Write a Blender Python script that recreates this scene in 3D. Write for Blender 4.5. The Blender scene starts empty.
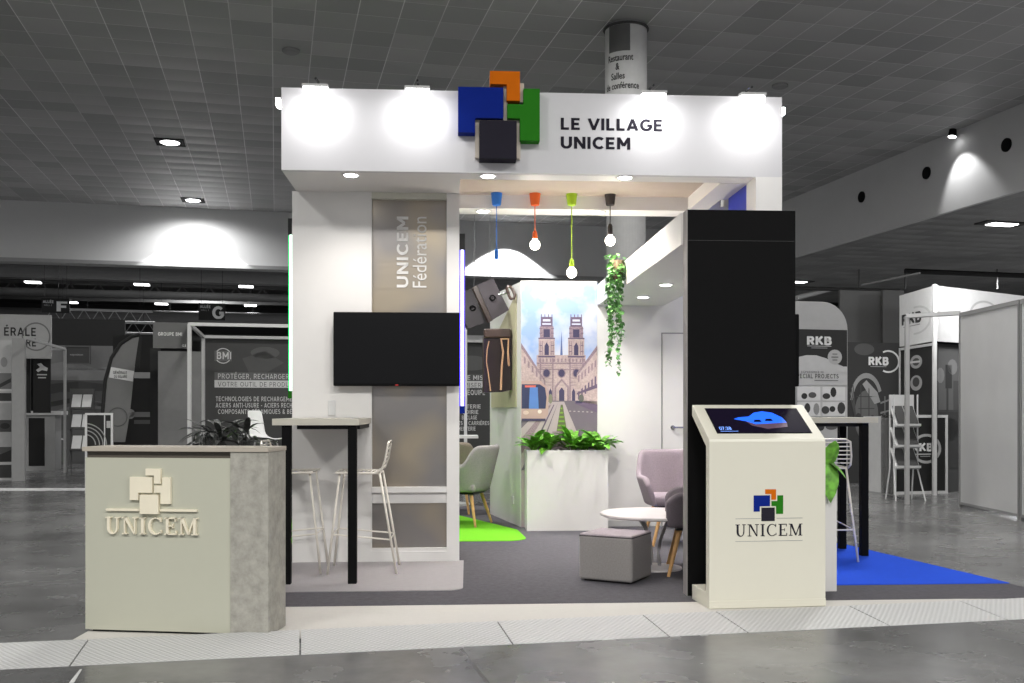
import bpy, bmesh, math, random
from mathutils import Vector, Matrix
random.seed(7)
R = math.radians
PI = math.pi
scn = bpy.context.scene
COL = scn.collection

# ------------------------------------------------------------------ camera, world, exposure
CAMH = 1.20
FPX = 35.0 / 36.0 * 1024
HOR = 411.0
cd = bpy.data.cameras.new('camera'); cam = bpy.data.objects.new('camera', cd); COL.objects.link(cam)
cd.lens = 35.0; cd.sensor_width = 36.0; cd.shift_y = (HOR - 341.5) / 1024.0
cd.clip_end = 300
cam.location = (0, 0, CAMH); cam.rotation_euler = (R(90), 0, 0)
scn.camera = cam
w = bpy.data.worlds.new('hall_air'); scn.world = w; w.use_nodes = True
w.node_tree.nodes['Background'].inputs[0].default_value = (0.95, 0.97, 1.0, 1)
w.node_tree.nodes['Background'].inputs[1].default_value = 0.42
scn.view_settings.view_transform = 'Standard'
scn.view_settings.look = 'None'
scn.view_settings.exposure = 0.30
scn.view_settings.gamma = 1.0
scn.view_settings.use_curve_mapping = False

TS = R(3.5)      # the stand's own axes, turned from the camera's
TH = R(13.34)    # the hall's axes
def S(u, v, z=0.0): return Vector((u*math.cos(TS)-v*math.sin(TS), u*math.sin(TS)+v*math.cos(TS), z))
def H(p, q, z=0.0): return Vector((p*math.cos(TH)-q*math.sin(TH), p*math.sin(TH)+q*math.cos(TH), z))
def AT(x, y, Y): return Vector(((x-512)*Y/FPX, Y, CAMH+(HOR-y)*Y/FPX))     # the place at distance Y seen at a photo pixel
def GP(x, y): return AT(x, y, CAMH*FPX/(y-HOR))                             # the floor seen at a photo pixel
def toS(P): return (P.x*math.cos(TS)+P.y*math.sin(TS), -P.x*math.sin(TS)+P.y*math.cos(TS))
def toH(P): return (P.x*math.cos(TH)+P.y*math.sin(TH), -P.x*math.sin(TH)+P.y*math.cos(TH))

def lamp(kind, name, loc, energy, color=(1, 1, 1), rot=(0, 0, 0), **kw):
    l = bpy.data.lights.new(name, kind); l.energy = energy; l.color = color
    for k, val in kw.items(): setattr(l, k, val)
    o = bpy.data.objects.new(name, l); COL.objects.link(o); o.location = loc; o.rotation_euler = rot
    return o
def aim(o, target):
    o.rotation_euler = (Vector(target) - o.location).to_track_quat('-Z', 'Y').to_euler()

# hall lighting: ceiling lamps above the aisle the picture is taken from, and over the back of the hall
for i, (x, y, e) in enumerate([(-5.0, -1.0, 400), (0.5, -2.0, 460), (6.0, -0.5, 460), (-13, 9, 300), (-1.5, 11.3, 260), (4.5, 11.3, 260)]):  # last two are unseen, added to brighten the chairs at the rear
    lamp('AREA', 'hall_lamp', (x, y, 6.6), e, (1.0, 0.985, 0.95), (0, 0, 0), shape='SQUARE', size=1.2)
for i, (p, q, e) in enumerate([(-4, 40, 900), (6, 42, 900), (-14, 22, 500), (18, 12, 750), (21, 24, 500), (-4, 58, 900)]):
    P = H(p, q)
    lamp('AREA', 'hall_lamp', (P.x, P.y, 6.6 if q < 28 and p < 13 else (5.1 if p > 13 else 8.0)), e, (1, 1, 1), (0, 0, 0), shape='SQUARE', size=1.0)

# ------------------------------------------------------------------ materials
def lin(c):
    c = c/255.0
    return c/12.92 if c <= 0.04045 else ((c+0.055)/1.055)**2.4
def rgb(r, g=None, b=None):
    if g is None: g = b = r
    return (lin(r), lin(g), lin(b), 1)
MC = {}
def paint(r, g=None, b=None, rough=0.6, metal=0.0, spec=0.5, noise=0.04, scale=12.0, bump=0.0, coat=0.0):
    """plain coloured surface with a little procedural unevenness"""
    key = (r, g, b, rough, metal, spec, noise, scale, bump, coat)
    if key in MC: return MC[key]
    m = bpy.data.materials.new('paint'); m.use_nodes = True; nt = m.node_tree; n = nt.nodes; L = nt.links
    bs = n['Principled BSDF']; c = rgb(r, g, b)
    bs.inputs['Roughness'].default_value = rough; bs.inputs['Metallic'].default_value = metal
    bs.inputs['Specular IOR Level'].default_value = spec; bs.inputs['Coat Weight'].default_value = coat
    tc = n.new('ShaderNodeTexCoord'); nz = n.new('ShaderNodeTexNoise'); nz.inputs['Scale'].default_value = scale
    nz.inputs['Detail'].default_value = 4
    L.new(tc.outputs['Object'], nz.inputs['Vector'])
    mx = n.new('ShaderNodeMix'); mx.data_type = 'RGBA'
    mx.inputs['A'].default_value = [max(0, x*(1-noise*2)) for x in c[:3]]+[1]
    mx.inputs['B'].default_value = [min(1, x*(1+noise*2)) for x in c[:3]]+[1]
    L.new(nz.outputs['Fac'], mx.inputs['Factor']); L.new(mx.outputs['Result'], bs.inputs['Base Color'])
    if bump:
        bp = n.new('ShaderNodeBump'); bp.inputs['Strength'].default_value = bump; bp.inputs['Distance'].default_value = 0.01
        n2 = n.new('ShaderNodeTexNoise'); n2.inputs['Scale'].default_value = scale*6; L.new(tc.outputs['Object'], n2.inputs['Vector'])
        L.new(n2.outputs['Fac'], bp.inputs['Height']); L.new(bp.outputs['Normal'], bs.inputs['Normal'])
    MC[key] = m
    return m
def emit(r, g, b, s):
    key = ('e', r, g, b, s)
    if key in MC: return MC[key]
    m = bpy.data.materials.new('glow'); m.use_nodes = True; bs = m.node_tree.nodes['Principled BSDF']
    bs.inputs['Base Color'].default_value = rgb(r, g, b); bs.inputs['Emission Color'].default_value = rgb(r, g, b)
    bs.inputs['Emission Strength'].default_value = s
    MC[key] = m
    return m
def nodes_mat(name):
    m = bpy.data.materials.new(name); m.use_nodes = True
    return m, m.node_tree.nodes, m.node_tree.links, m.node_tree.nodes['Principled BSDF']
def math_node(n, L, op, a, b=None):
    m = n.new('ShaderNodeMath'); m.operation = op
    for i, x in enumerate((a, b)):
        if x is None: continue
        if isinstance(x, (int, float)): m.inputs[i].default_value = x
        else: L.new(x, m.inputs[i])
    return m.outputs[0]

def tile_mat(base, line, step, ph, width=0.014):
    m, n, L, bs = nodes_mat('ceiling_tiles')
    tc = n.new('ShaderNodeTexCoord'); sp = n.new('ShaderNodeSeparateXYZ'); L.new(tc.outputs['Object'], sp.inputs[0])
    cells = []; lines = []; fr = []
    for ax, p0, wd in ((0, ph[0], width), (1, ph[1], width*0.75)):
        s = math_node(n, L, 'ADD', sp.outputs[ax], 1000*step - p0)
        d = math_node(n, L, 'DIVIDE', s, step)
        f = math_node(n, L, 'FRACT', d); cells.append(math_node(n, L, 'FLOOR', d)); fr.append(f)
        c = math_node(n, L, 'ABSOLUTE', math_node(n, L, 'SUBTRACT', f, 0.5))
        lines.append(math_node(n, L, 'GREATER_THAN', c, 0.5 - wd/step/2*1.0))
    cb = n.new('ShaderNodeCombineXYZ'); L.new(cells[0], cb.inputs[0]); L.new(cells[1], cb.inputs[1])
    wn = n.new('ShaderNodeTexWhiteNoise'); wn.noise_dimensions = '2D'; L.new(cb.outputs[0], wn.inputs['Vector'])
    big = n.new('ShaderNodeTexNoise'); big.inputs['Scale'].default_value = 0.35; L.new(tc.outputs['Object'], big.inputs['Vector'])
    v = math_node(n, L, 'ADD', math_node(n, L, 'MULTIPLY', wn.outputs['Value'], 0.30), 0.70)
    rp = n.new('ShaderNodeMix'); rp.data_type = 'RGBA'; rp.inputs['A'].default_value = (0, 0, 0, 1); rp.inputs['B'].default_value = rgb(base)
    L.new(v, rp.inputs['Factor'])
    ln = math_node(n, L, 'MAXIMUM', lines[0], math_node(n, L, 'MULTIPLY', lines[1], 0.8))
    lnv = math_node(n, L, 'MULTIPLY', ln, math_node(n, L, 'ADD', math_node(n, L, 'MULTIPLY', big.outputs['Fac'], 2.4), -0.45))
    mx = n.new('ShaderNodeMix'); mx.data_type = 'RGBA'; L.new(lnv, mx.inputs['Factor']); L.new(rp.outputs['Result'], mx.inputs['A']); mx.inputs['B'].default_value = rgb(line)
    L.new(mx.outputs['Result'], bs.inputs['Base Color']); bs.inputs['Roughness'].default_value = 0.55
    # tiles sag a little, each its own way
    wave = math_node(n, L, 'MULTIPLY', math_node(n, L, 'SINE', math_node(n, L, 'MULTIPLY', fr[1], 3.1416)), math_node(n, L, 'ADD', wn.outputs['Value'], 0.3))
    bp = n.new('ShaderNodeBump'); bp.inputs['Strength'].default_value = 0.5; bp.inputs['Distance'].default_value = 0.05
    L.new(wave, bp.inputs['Height']); L.new(bp.outputs['Normal'], bs.inputs['Normal'])
    return m

def floor_mat():
    m, n, L, bs = nodes_mat('polished_concrete')
    tc = n.new('ShaderNodeTexCoord')
    a = n.new('ShaderNodeTexNoise'); a.inputs['Scale'].default_value = 0.7; a.inputs['Detail'].default_value = 8; a.inputs['Roughness'].default_value = 0.65
    L.new(tc.outputs['Object'], a.inputs['Vector'])
    cr = n.new('ShaderNodeValToRGB'); cr.color_ramp.elements[0].position = 0.3; cr.color_ramp.elements[1].position = 0.72
    cr.color_ramp.elements[0].color = rgb(74); cr.color_ramp.elements[1].color = rgb(132)
    L.new(a.outputs['Fac'], cr.inputs[0])
    sp = n.new('ShaderNodeSeparateXYZ'); L.new(tc.outputs['Object'], sp.inputs[0])
    ls = []
    for ax, st, ph in ((0, 5.6, 0.9), (1, 6.2, 3.6)):
        f = math_node(n, L, 'FRACT', math_node(n, L, 'DIVIDE', math_node(n, L, 'ADD', sp.outputs[ax], 500*st-ph), st))
        ls.append(math_node(n, L, 'LESS_THAN', f, 0.012/st*1.6))
    j = math_node(n, L, 'MAXIMUM', ls[0], ls[1])
    mx = n.new('ShaderNodeMix'); mx.data_type = 'RGBA'; L.new(math_node(n, L, 'MULTIPLY', j, 0.6), mx.inputs['Factor'])
    L.new(cr.outputs[0], mx.inputs['A']); mx.inputs['B'].default_value = rgb(40)
    L.new(mx.outputs['Result'], bs.inputs['Base Color'])
    b2 = n.new('ShaderNodeTexNoise'); b2.inputs['Scale'].default_value = 3.0; b2.inputs['Detail'].default_value = 6; L.new(tc.outputs['Object'], b2.inputs['Vector'])
    mr = n.new('ShaderNodeMapRange'); mr.inputs['To Min'].default_value = 0.12; mr.inputs['To Max'].default_value = 0.38
    L.new(b2.outputs['Fac'], mr.inputs['Value']); L.new(mr.outputs[0], bs.inputs['Roughness'])
    bs.inputs['Specular IOR Level'].default_value = 0.6
    return m

def carpet_mat(r, g, b, var=0.18, scale=260):
    m, n, L, bs = nodes_mat('carpet')
    tc = n.new('ShaderNodeTexCoord'); a = n.new('ShaderNodeTexNoise'); a.inputs['Scale'].default_value = scale; a.inputs['Detail'].default_value = 2
    L.new(tc.outputs['Object'], a.inputs['Vector'])
    big = n.new('ShaderNodeTexNoise'); big.inputs['Scale'].default_value = 26; big.inputs['Detail'].default_value = 5; L.new(tc.outputs['Object'], big.inputs['Vector'])
    s = math_node(n, L, 'ADD', math_node(n, L, 'MULTIPLY', a.outputs['Fac'], 0.5), math_node(n, L, 'MULTIPLY', big.outputs['Fac'], 0.5))
    mx = n.new('ShaderNodeMix'); mx.data_type = 'RGBA'; c = rgb(r, g, b); L.new(s, mx.inputs['Factor'])
    mx.inputs['A'].default_value = [x*(1-var*1.6) for x in c[:3]]+[1]; mx.inputs['B'].default_value = [min(1, x*(1+var*1.6)) for x in c[:3]]+[1]
    L.new(mx.outputs['Result'], bs.inputs['Base Color']); bs.inputs['Roughness'].default_value = 0.95; bs.inputs['Specular IOR Level'].default_value = 0.1
    bp = n.new('ShaderNodeBump'); bp.inputs['Strength'].default_value = 0.4; bp.inputs['Distance'].default_value = 0.004
    L.new(a.outputs['Fac'], bp.inputs['Height']); L.new(bp.outputs['Normal'], bs.inputs['Normal'])
    return m

def concrete_mat():
    m, n, L, bs = nodes_mat('stone_laminate')
    tc = n.new('ShaderNodeTexCoord'); a = n.new('ShaderNodeTexNoise'); a.inputs['Scale'].default_value = 16; a.inputs['Detail'].default_value = 10; a.inputs['Roughness'].default_value = 0.7
    L.new(tc.outputs['Object'], a.inputs['Vector'])
    cr = n.new('ShaderNodeValToRGB'); cr.color_ramp.elements[0].position = 0.32; cr.color_ramp.elements[1].position = 0.7
    cr.color_ramp.elements[0].color = rgb(142, 140, 132); cr.color_ramp.elements[1].color = rgb(180, 177, 168)
    L.new(a.outputs['Fac'], cr.inputs[0]); L.new(cr.outputs[0], bs.inputs['Base Color']); bs.inputs['Roughness'].default_value = 0.7
    return m

def steel_mat(rough=0.3, col=150):
    m, n, L, bs = nodes_mat('brushed_aluminium')
    tc = n.new('ShaderNodeTexCoord'); mp = n.new('ShaderNodeMapping'); mp.inputs['Scale'].default_value = (3, 3, 220)
    L.new(tc.outputs['Object'], mp.inputs['Vector'])
    a = n.new('ShaderNodeTexNoise'); a.inputs['Scale'].default_value = 1.0; a.inputs['Detail'].default_value = 3; L.new(mp.outputs[0], a.inputs['Vector'])
    mr = n.new('ShaderNodeMapRange'); mr.inputs['To Min'].default_value = rough*0.8; mr.inputs['To Max'].default_value = rough*1.4
    L.new(a.outputs['Fac'], mr.inputs['Value']); L.new(mr.outputs[0], bs.inputs['Roughness'])
    b2 = n.new('ShaderNodeTexNoise'); b2.inputs['Scale'].default_value = 2.2; b2.inputs['Detail'].default_value = 1; L.new(tc.outputs['Object'], b2.inputs['Vector'])  # warm blotches in the base colour stand in for reflections
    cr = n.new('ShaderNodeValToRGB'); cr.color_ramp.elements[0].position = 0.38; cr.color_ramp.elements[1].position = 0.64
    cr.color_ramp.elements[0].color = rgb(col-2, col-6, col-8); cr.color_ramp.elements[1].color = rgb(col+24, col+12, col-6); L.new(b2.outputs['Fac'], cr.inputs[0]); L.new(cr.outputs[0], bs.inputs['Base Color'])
    bs.inputs['Metallic'].default_value = 0.8
    return m

def plate_mat():
    m, n, L, bs = nodes_mat('ribbed_ramp_plate')
    tc = n.new('ShaderNodeTexCoord'); sp = n.new('ShaderNodeSeparateXYZ'); L.new(tc.outputs['Object'], sp.inputs[0])
    a = math_node(n, L, 'SINE', math_node(n, L, 'MULTIPLY', sp.outputs[0], 190.0))
    b = math_node(n, L, 'SINE', math_node(n, L, 'MULTIPLY', sp.outputs[1], 150.0))
    k = math_node(n, L, 'MULTIPLY', a, b)
    mx = n.new('ShaderNodeMix'); mx.data_type = 'RGBA'; L.new(math_node(n, L, 'ADD', math_node(n, L, 'MULTIPLY', k, 0.5), 0.5), mx.inputs['Factor'])
    mx.inputs['A'].default_value = rgb(176); mx.inputs['B'].default_value = rgb(206)
    L.new(mx.outputs['Result'], bs.inputs['Base Color']); bs.inputs['Roughness'].default_value = 0.5
    bp = n.new('ShaderNodeBump'); bp.inputs['Strength'].default_value = 0.5; bp.inputs['Distance'].default_value = 0.004
    L.new(k, bp.inputs['Height']); L.new(bp.outputs['Normal'], bs.inputs['Normal'])
    return m

def fabric_mat(r, g, b):
    return paint(r, g, b, rough=0.95, spec=0.15, noise=0.10, scale=90, bump=0.35)

WHITE = paint(226, 224, 222, rough=0.5, noise=0.01)
WARM = paint(205, 204, 192, rough=0.45, noise=0.01)
BLACK = paint(11, 11, 12, rough=0.7, spec=0.12)
INK = paint(44, 42, 50, rough=0.9, spec=0.05)
SATIN = paint(24, 24, 26, rough=0.5, spec=0.3)
CHARC = paint(40, 38, 48, rough=0.8, spec=0.12)
BLUE = paint(10, 36, 128, rough=0.8, spec=0.12)
ORANGE = paint(205, 104, 8, rough=0.8, spec=0.12)
GREEN = paint(40, 118, 26, rough=0.8, spec=0.12)
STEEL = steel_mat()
CONC = concrete_mat()
WOOD = paint(205, 158, 100, rough=0.5, noise=0.12, scale=30)
CHROME = paint(190, 190, 192, rough=0.25, metal=1.0)
ALU = paint(175, 175, 176, rough=0.4, metal=0.3)
DARK = paint(30, rough=0.8)
G = lambda v, rough=0.7: paint(v, rough=rough)

# ------------------------------------------------------------------ mesh builder
class B:
    def __init__(s): s.v = []; s.f = []; s.m = []; s.mats = []
    def mi(s, mat):
        if mat is None: return 0
        if mat not in s.mats: s.mats.append(mat)
        return s.mats.index(mat)
    def add(s, vs, fs, mat=None):
        k = len(s.v); s.v += [tuple(p) for p in vs]; i = s.mi(mat)
        for f in fs: s.f.append([k+a for a in f]); s.m.append(i)
        return s
    def box(s, x0, x1, y0, y1, z0, z1, mat=None, M=None):
        vs = [Vector(p) for p in ((x0,y0,z0),(x1,y0,z0),(x1,y1,z0),(x0,y1,z0),(x0,y0,z1),(x1,y0,z1),(x1,y1,z1),(x0,y1,z1))]
        if M is not None: vs = [M @ p for p in vs]
        return s.add(vs, [(0,3,2,1),(4,5,6,7),(0,1,5,4),(1,2,6,5),(2,3,7,6),(3,0,4,7)], mat)
    def cyl(s, p0, p1, r0, r1=None, n=12, mat=None):
        r1 = r0 if r1 is None else r1
        p0 = Vector(p0); p1 = Vector(p1); d = (p1-p0).normalized()
        a = d.orthogonal().normalized(); b = d.cross(a)
        vs = [p0+(a*math.cos(2*PI*i/n)+b*math.sin(2*PI*i/n))*r0 for i in range(n)]+[p1+(a*math.cos(2*PI*i/n)+b*math.sin(2*PI*i/n))*r1 for i in range(n)]
        fs = [(i, (i+1) % n, n+(i+1) % n, n+i) for i in range(n)]+[tuple(range(n))[::-1], tuple(range(n, 2*n))]
        return s.add(vs, fs, mat)
    def tube(s, pts, r, n=8, mat=None, closed=False):
        pts = [Vector(p) for p in pts]; N = len(pts); rings = []
        prev = None
        for i, p in enumerate(pts):
            if closed: d = (pts[(i+1) % N]-pts[i-1]).normalized()
            else: d = ((pts[min(i+1, N-1)]-p).normalized()+(p-pts[max(i-1, 0)]).normalized()).normalized()
            if prev is None: a = d.orthogonal().normalized()
            else:
                a = prev-d*prev.dot(d)
                a = a.normalized() if a.length > 1e-6 else d.orthogonal().normalized()
            prev = a; b = d.cross(a)
            rr = r[i] if isinstance(r, (list, tuple)) else r
            rings.append([p+(a*math.cos(2*PI*k/n)+b*math.sin(2*PI*k/n))*rr for k in range(n)])
        vs = [q for ring in rings for q in ring]; fs = []
        for i in range(N if closed else N-1):
            j = (i+1) % N
            for k in range(n): fs.append((i*n+k, i*n+(k+1) % n, j*n+(k+1) % n, j*n+k))
        if not closed: fs += [tuple(range(n))[::-1], tuple(range((N-1)*n, N*n))]
        return s.add(vs, fs, mat)
    def prism(s, poly, d0, d1, axis='y', mat=None):
        """poly in the two other axes, extruded along axis from d0 to d1"""
        def P(a, b, d): return {'y': (a, d, b), 'x': (d, a, b), 'z': (a, b, d)}[axis]
        n = len(poly)
        vs = [P(a, b, d0) for a, b in poly]+[P(a, b, d1) for a, b in poly]
        fs = [tuple(range(n)), tuple(range(n, 2*n))[::-1]]+[(i, n+i, n+(i+1) % n, (i+1) % n) for i in range(n)]
        return s.add(vs, fs, mat)
    def lathe(s, prof, n=24, mat=None, c=(0, 0, 0)):
        vs = []; fs = []
        for r, z in prof:
            for k in range(n): vs.append((c[0]+r*math.cos(2*PI*k/n), c[1]+r*math.sin(2*PI*k/n), c[2]+z))
        for i in range(len(prof)-1):
            for k in range(n): fs.append((i*n+k, i*n+(k+1) % n, (i+1)*n+(k+1) % n, (i+1)*n+k))
        fs.append(tuple(range(n))[::-1]); fs.append(tuple(range((len(prof)-1)*n, len(prof)*n)))
        return s.add(vs, fs, mat)

def obj(name, b, mat=None, parent=None, smooth=False, bevel=0.0, loc=None, rz=None, subsurf=0, solid=0.0, fix=True):
    me = bpy.data.meshes.new(name); me.from_pydata(b.v, [], b.f)
    for m in (b.mats if b.mats else [mat if mat else WHITE]): me.materials.append(m)
    if b.mats:
        for p, i in zip(me.polygons, b.m): p.material_index = i
    if fix:
        bm = bmesh.new(); bm.from_mesh(me); bmesh.ops.recalc_face_normals(bm, faces=bm.faces); bm.to_mesh(me); bm.free()
    if smooth:
        for p in me.polygons: p.use_smooth = True
    o = bpy.data.objects.new(name, me); COL.objects.link(o)
    if parent: o.parent = parent
    if loc is not None: o.location = loc
    if rz is not None: o.rotation_euler = (0, 0, rz)
    if solid:
        md = o.modifiers.new('solid', 'SOLIDIFY'); md.thickness = solid; md.offset = 0
    if bevel:
        md = o.modifiers.new('bevel', 'BEVEL'); md.width = bevel; md.segments = 3; md.limit_method = 'ANGLE'; md.angle_limit = R(40)
    if subsurf:
        md = o.modifiers.new('sub', 'SUBSURF'); md.levels = subsurf; md.render_levels = subsurf
    return o
def tag(o, label, cat, group=None, kind=None):
    if label: o['label'] = label
    if cat: o['category'] = cat
    if group: o['group'] = group
    if kind: o['kind'] = kind
    return o
def thing(name, label, cat, loc=(0, 0, 0), rz=0.0, group=None, kind=None):
    o = bpy.data.objects.new(name, None); COL.objects.link(o); o.empty_display_size = 0.1
    o.location = loc; o.rotation_euler = (0, 0, rz)
    return tag(o, label, cat, group, kind)
def struct(name, b, mat, loc=None, rz=None, **k):
    o = obj(name, b, mat, loc=loc, rz=rz, **k); o['kind'] = 'structure'; return o
def dup(root, loc, rz, label):
    r = root.copy(); COL.objects.link(r); r.location = loc; r.rotation_euler = (0, 0, rz); r['label'] = label
    for ch in list(root.children):
        c = ch.copy(); COL.objects.link(c); c.parent = r
        for g in list(ch.children):
            d = g.copy(); COL.objects.link(d); d.parent = c
    return r

# ------------------------------------------------------------------ lettering
TXT = {}
def glyphs(s, bold=0.0, depth=0.0):
    """mesh of a word in the built-in font, scaled to the unit box in x and z"""
    key = (s, bold, depth)
    if key in TXT: return TXT[key]
    cu = bpy.data.curves.new('t', 'FONT'); cu.body = s; cu.size = 1; cu.offset = bold; cu.extrude = depth; cu.resolution_u = 3
    o = bpy.data.objects.new('t', cu); COL.objects.link(o)
    dg = bpy.context.evaluated_depsgraph_get(); me = bpy.data.meshes.new_from_object(o.evaluated_get(dg))
    vs = [v.co.copy() for v in me.vertices]; fs = [tuple(p.vertices) for p in me.polygons]
    bpy.data.objects.remove(o); bpy.data.curves.remove(cu); bpy.data.meshes.remove(me)
    x0 = min(v.x for v in vs); x1 = max(v.x for v in vs); y0 = min(v.y for v in vs); y1 = max(v.y for v in vs)
    vs = [((v.x-x0)/(x1-x0), (v.y-y0)/(y1-y0), v.z) for v in vs]
    TXT[key] = (vs, fs)
    return TXT[key]

def _arc(cx, cy, rx, ry, a0, a1, n=8): return [(cx+rx*math.cos(R(a0+(a1-a0)*i/n)), cy+ry*math.sin(R(a0+(a1-a0)*i/n))) for i in range(n+1)]
SF = {  # heavy sans capitals as strokes: width, list of polylines on a 1-high grid
 'A': (.74, [[(.05, 0), (.37, 1)], [(.37, 1), (.69, 0)], [(.16, .28), (.58, .28)]]), 'B': (.66, [[(.09, 0), (.09, 1)], [(.09, .91), (.36, .91)]+_arc(.36, .72, .17, .19, 90, -90)+[(.09, .53)], [(.09, .53), (.38, .53)]+_arc(.38, .31, .19, .22, 90, -90)+[(.09, .09)]]),
 'C': (.76, [_arc(.44, .5, .35, .41, 45, 315, 14)]), 'D': (.76, [[(.09, 0), (.09, 1)], [(.09, .91), (.33, .91)]+_arc(.33, .5, .34, .41, 90, -90, 10)+[(.09, .09)]]),
 'E': (.6, [[(.09, 0), (.09, 1)], [(.09, .91), (.57, .91)], [(.09, .5), (.52, .5)], [(.09, .09), (.58, .09)]]), 'F': (.58, [[(.09, 0), (.09, 1)], [(.09, .91), (.56, .91)], [(.09, .48), (.5, .48)]]),
 'G': (.8, [_arc(.44, .5, .35, .41, 45, 335, 14)+[(.75, .47)], [(.5, .47), (.84, .47)]]), 'H': (.74, [[(.09, 0), (.09, 1)], [(.65, 0), (.65, 1)], [(.09, .5), (.65, .5)]]), 'I': (.18, [[(.09, 0), (.09, 1)]]),
 'J': (.5, [[(.4, 1), (.4, .28)]+_arc(.22, .28, .18, .19, 0, -150)]), 'K': (.7, [[(.09, 0), (.09, 1)], [(.62, 1), (.12, .4)], [(.28, .56), (.66, 0)]]), 'L': (.56, [[(.09, 0), (.09, 1)], [(.09, .09), (.55, .09)]]),
 'M': (.88, [[(.09, 0), (.09, 1)], [(.11, .93), (.44, .3)], [(.44, .3), (.77, .93)], [(.79, 0), (.79, 1)]]), 'N': (.76, [[(.09, 0), (.09, 1)], [(.12, .93), (.64, .07)], [(.67, 0), (.67, 1)]]),
 'O': (.86, [_arc(.43, .5, .35, .41, 0, 360, 20)]), 'P': (.64, [[(.09, 0), (.09, 1)], [(.09, .91), (.36, .91)]+_arc(.36, .68, .2, .23, 90, -90)+[(.09, .45)]]), 'Q': (.86, [_arc(.43, .5, .35, .41, 0, 360, 20), [(.5, .25), (.74, -.02)]]),
 'R': (.68, [[(.09, 0), (.09, 1)], [(.09, .91), (.36, .91)]+_arc(.36, .69, .2, .22, 90, -90)+[(.09, .47)], [(.36, .47), (.6, 0)]]), 'S': (.62, [_arc(.31, .72, .22, .19, 30, 270, 9)+_arc(.31, .3, .24, .21, 90, -150, 9)]),
 'T': (.64, [[(.32, 0), (.32, 1)], [(0, .91), (.64, .91)]]), 'U': (.74, [[(.09, 1), (.09, .37)]+_arc(.37, .37, .28, .28, 180, 360, 10)+[(.65, 1)]]), 'V': (.74, [[(.04, 1), (.37, .02)], [(.37, .02), (.70, 1)]]),
 'W': (1.05, [[(.04, 1), (.28, .03)], [(.28, .03), (.52, .95)], [(.52, .95), (.76, .03)], [(.76, .03), (1.0, 1)]]), 'X': (.7, [[(.05, 0), (.65, 1)], [(.05, 1), (.65, 0)]]), 'Y': (.7, [[(.03, 1), (.35, .45)], [(.67, 1), (.35, .45)], [(.35, .5), (.35, 0)]]), 'Z': (.62, [[(.04, .91), (.58, .91)], [(.55, .88), (.07, .1)], [(.04, .09), (.58, .09)]]), ' ': (.26, []), '-': (.4, [[(.03, .42), (.37, .42)]]), ',': (.2, [[(.12, .12), (.06, -.12)]]), '&': (.76, [[(.72, 0), (.2, .62)]+_arc(.35, .76, .17, .16, 200, -30, 8)+[(.14, .38)]+_arc(.33, .26, .22, .18, 150, 330, 8)+[(.66, .42)]]), '2': (.6, [_arc(.3, .68, .22, .23, 160, -20, 7)+[(.08, .1)], [(.04, .09), (.56, .09)]])}
def strokes(s, wt):
    vs = []; fs = []; x = 0; acc = {'É': 1, 'Ê': 1, 'È': 1, 'Â': 1}; h = wt/2
    for ch in s:
        base = {'É': 'E', 'Ê': 'E', 'È': 'E', 'Â': 'A'}.get(ch, ch); wd, pl = SF[base]; pl = list(pl)
        if ch in acc: pl.append([(.26, 1.12), (.42, 1.28)])
        for p in pl:
            q = [Vector((a, c)) for a, c in p]; N = len(q); L_ = []; Rr = []
            for i in range(N):
                d = (q[min(i+1, N-1)]-q[max(i-1, 0)])
                if N > 3 and i in (0, N-1) and (q[0]-q[-1]).length < 0.01: d = q[1]-q[-2]
                d = d.normalized() if d.length else Vector((1, 0)); m = 1.0
                if 0 < i < N-1:
                    a = (q[i]-q[i-1]).normalized(); c = (q[i+1]-q[i]).normalized(); m = 1/max(0.5, math.cos(a.angle(c, 0)/2))
                nn_ = Vector((-d.y, d.x))*h*m; L_.append(q[i]+nn_); Rr.append(q[i]-nn_)
            k = len(vs)
            for a, c in zip(L_, Rr):
                vs += [Vector((a.x+x, min(max(a.y, -.2), 1.0 if a.y < 1.05 else 9), 0)), Vector((c.x+x, max(c.y, 0.0 if c.y > -.08 else -9), 0))]
            for i in range(N-1): fs.append((k+2*i, k+2*i+1, k+2*i+3, k+2*i+2))
        x += wd+.17
    W = x-.17
    return [Vector((v.x/W, v.y, 0)) for v in vs], fs
def heavy_letters(s): return all(c in SF or c in 'ÉÊÈÂ' for c in s)

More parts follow.
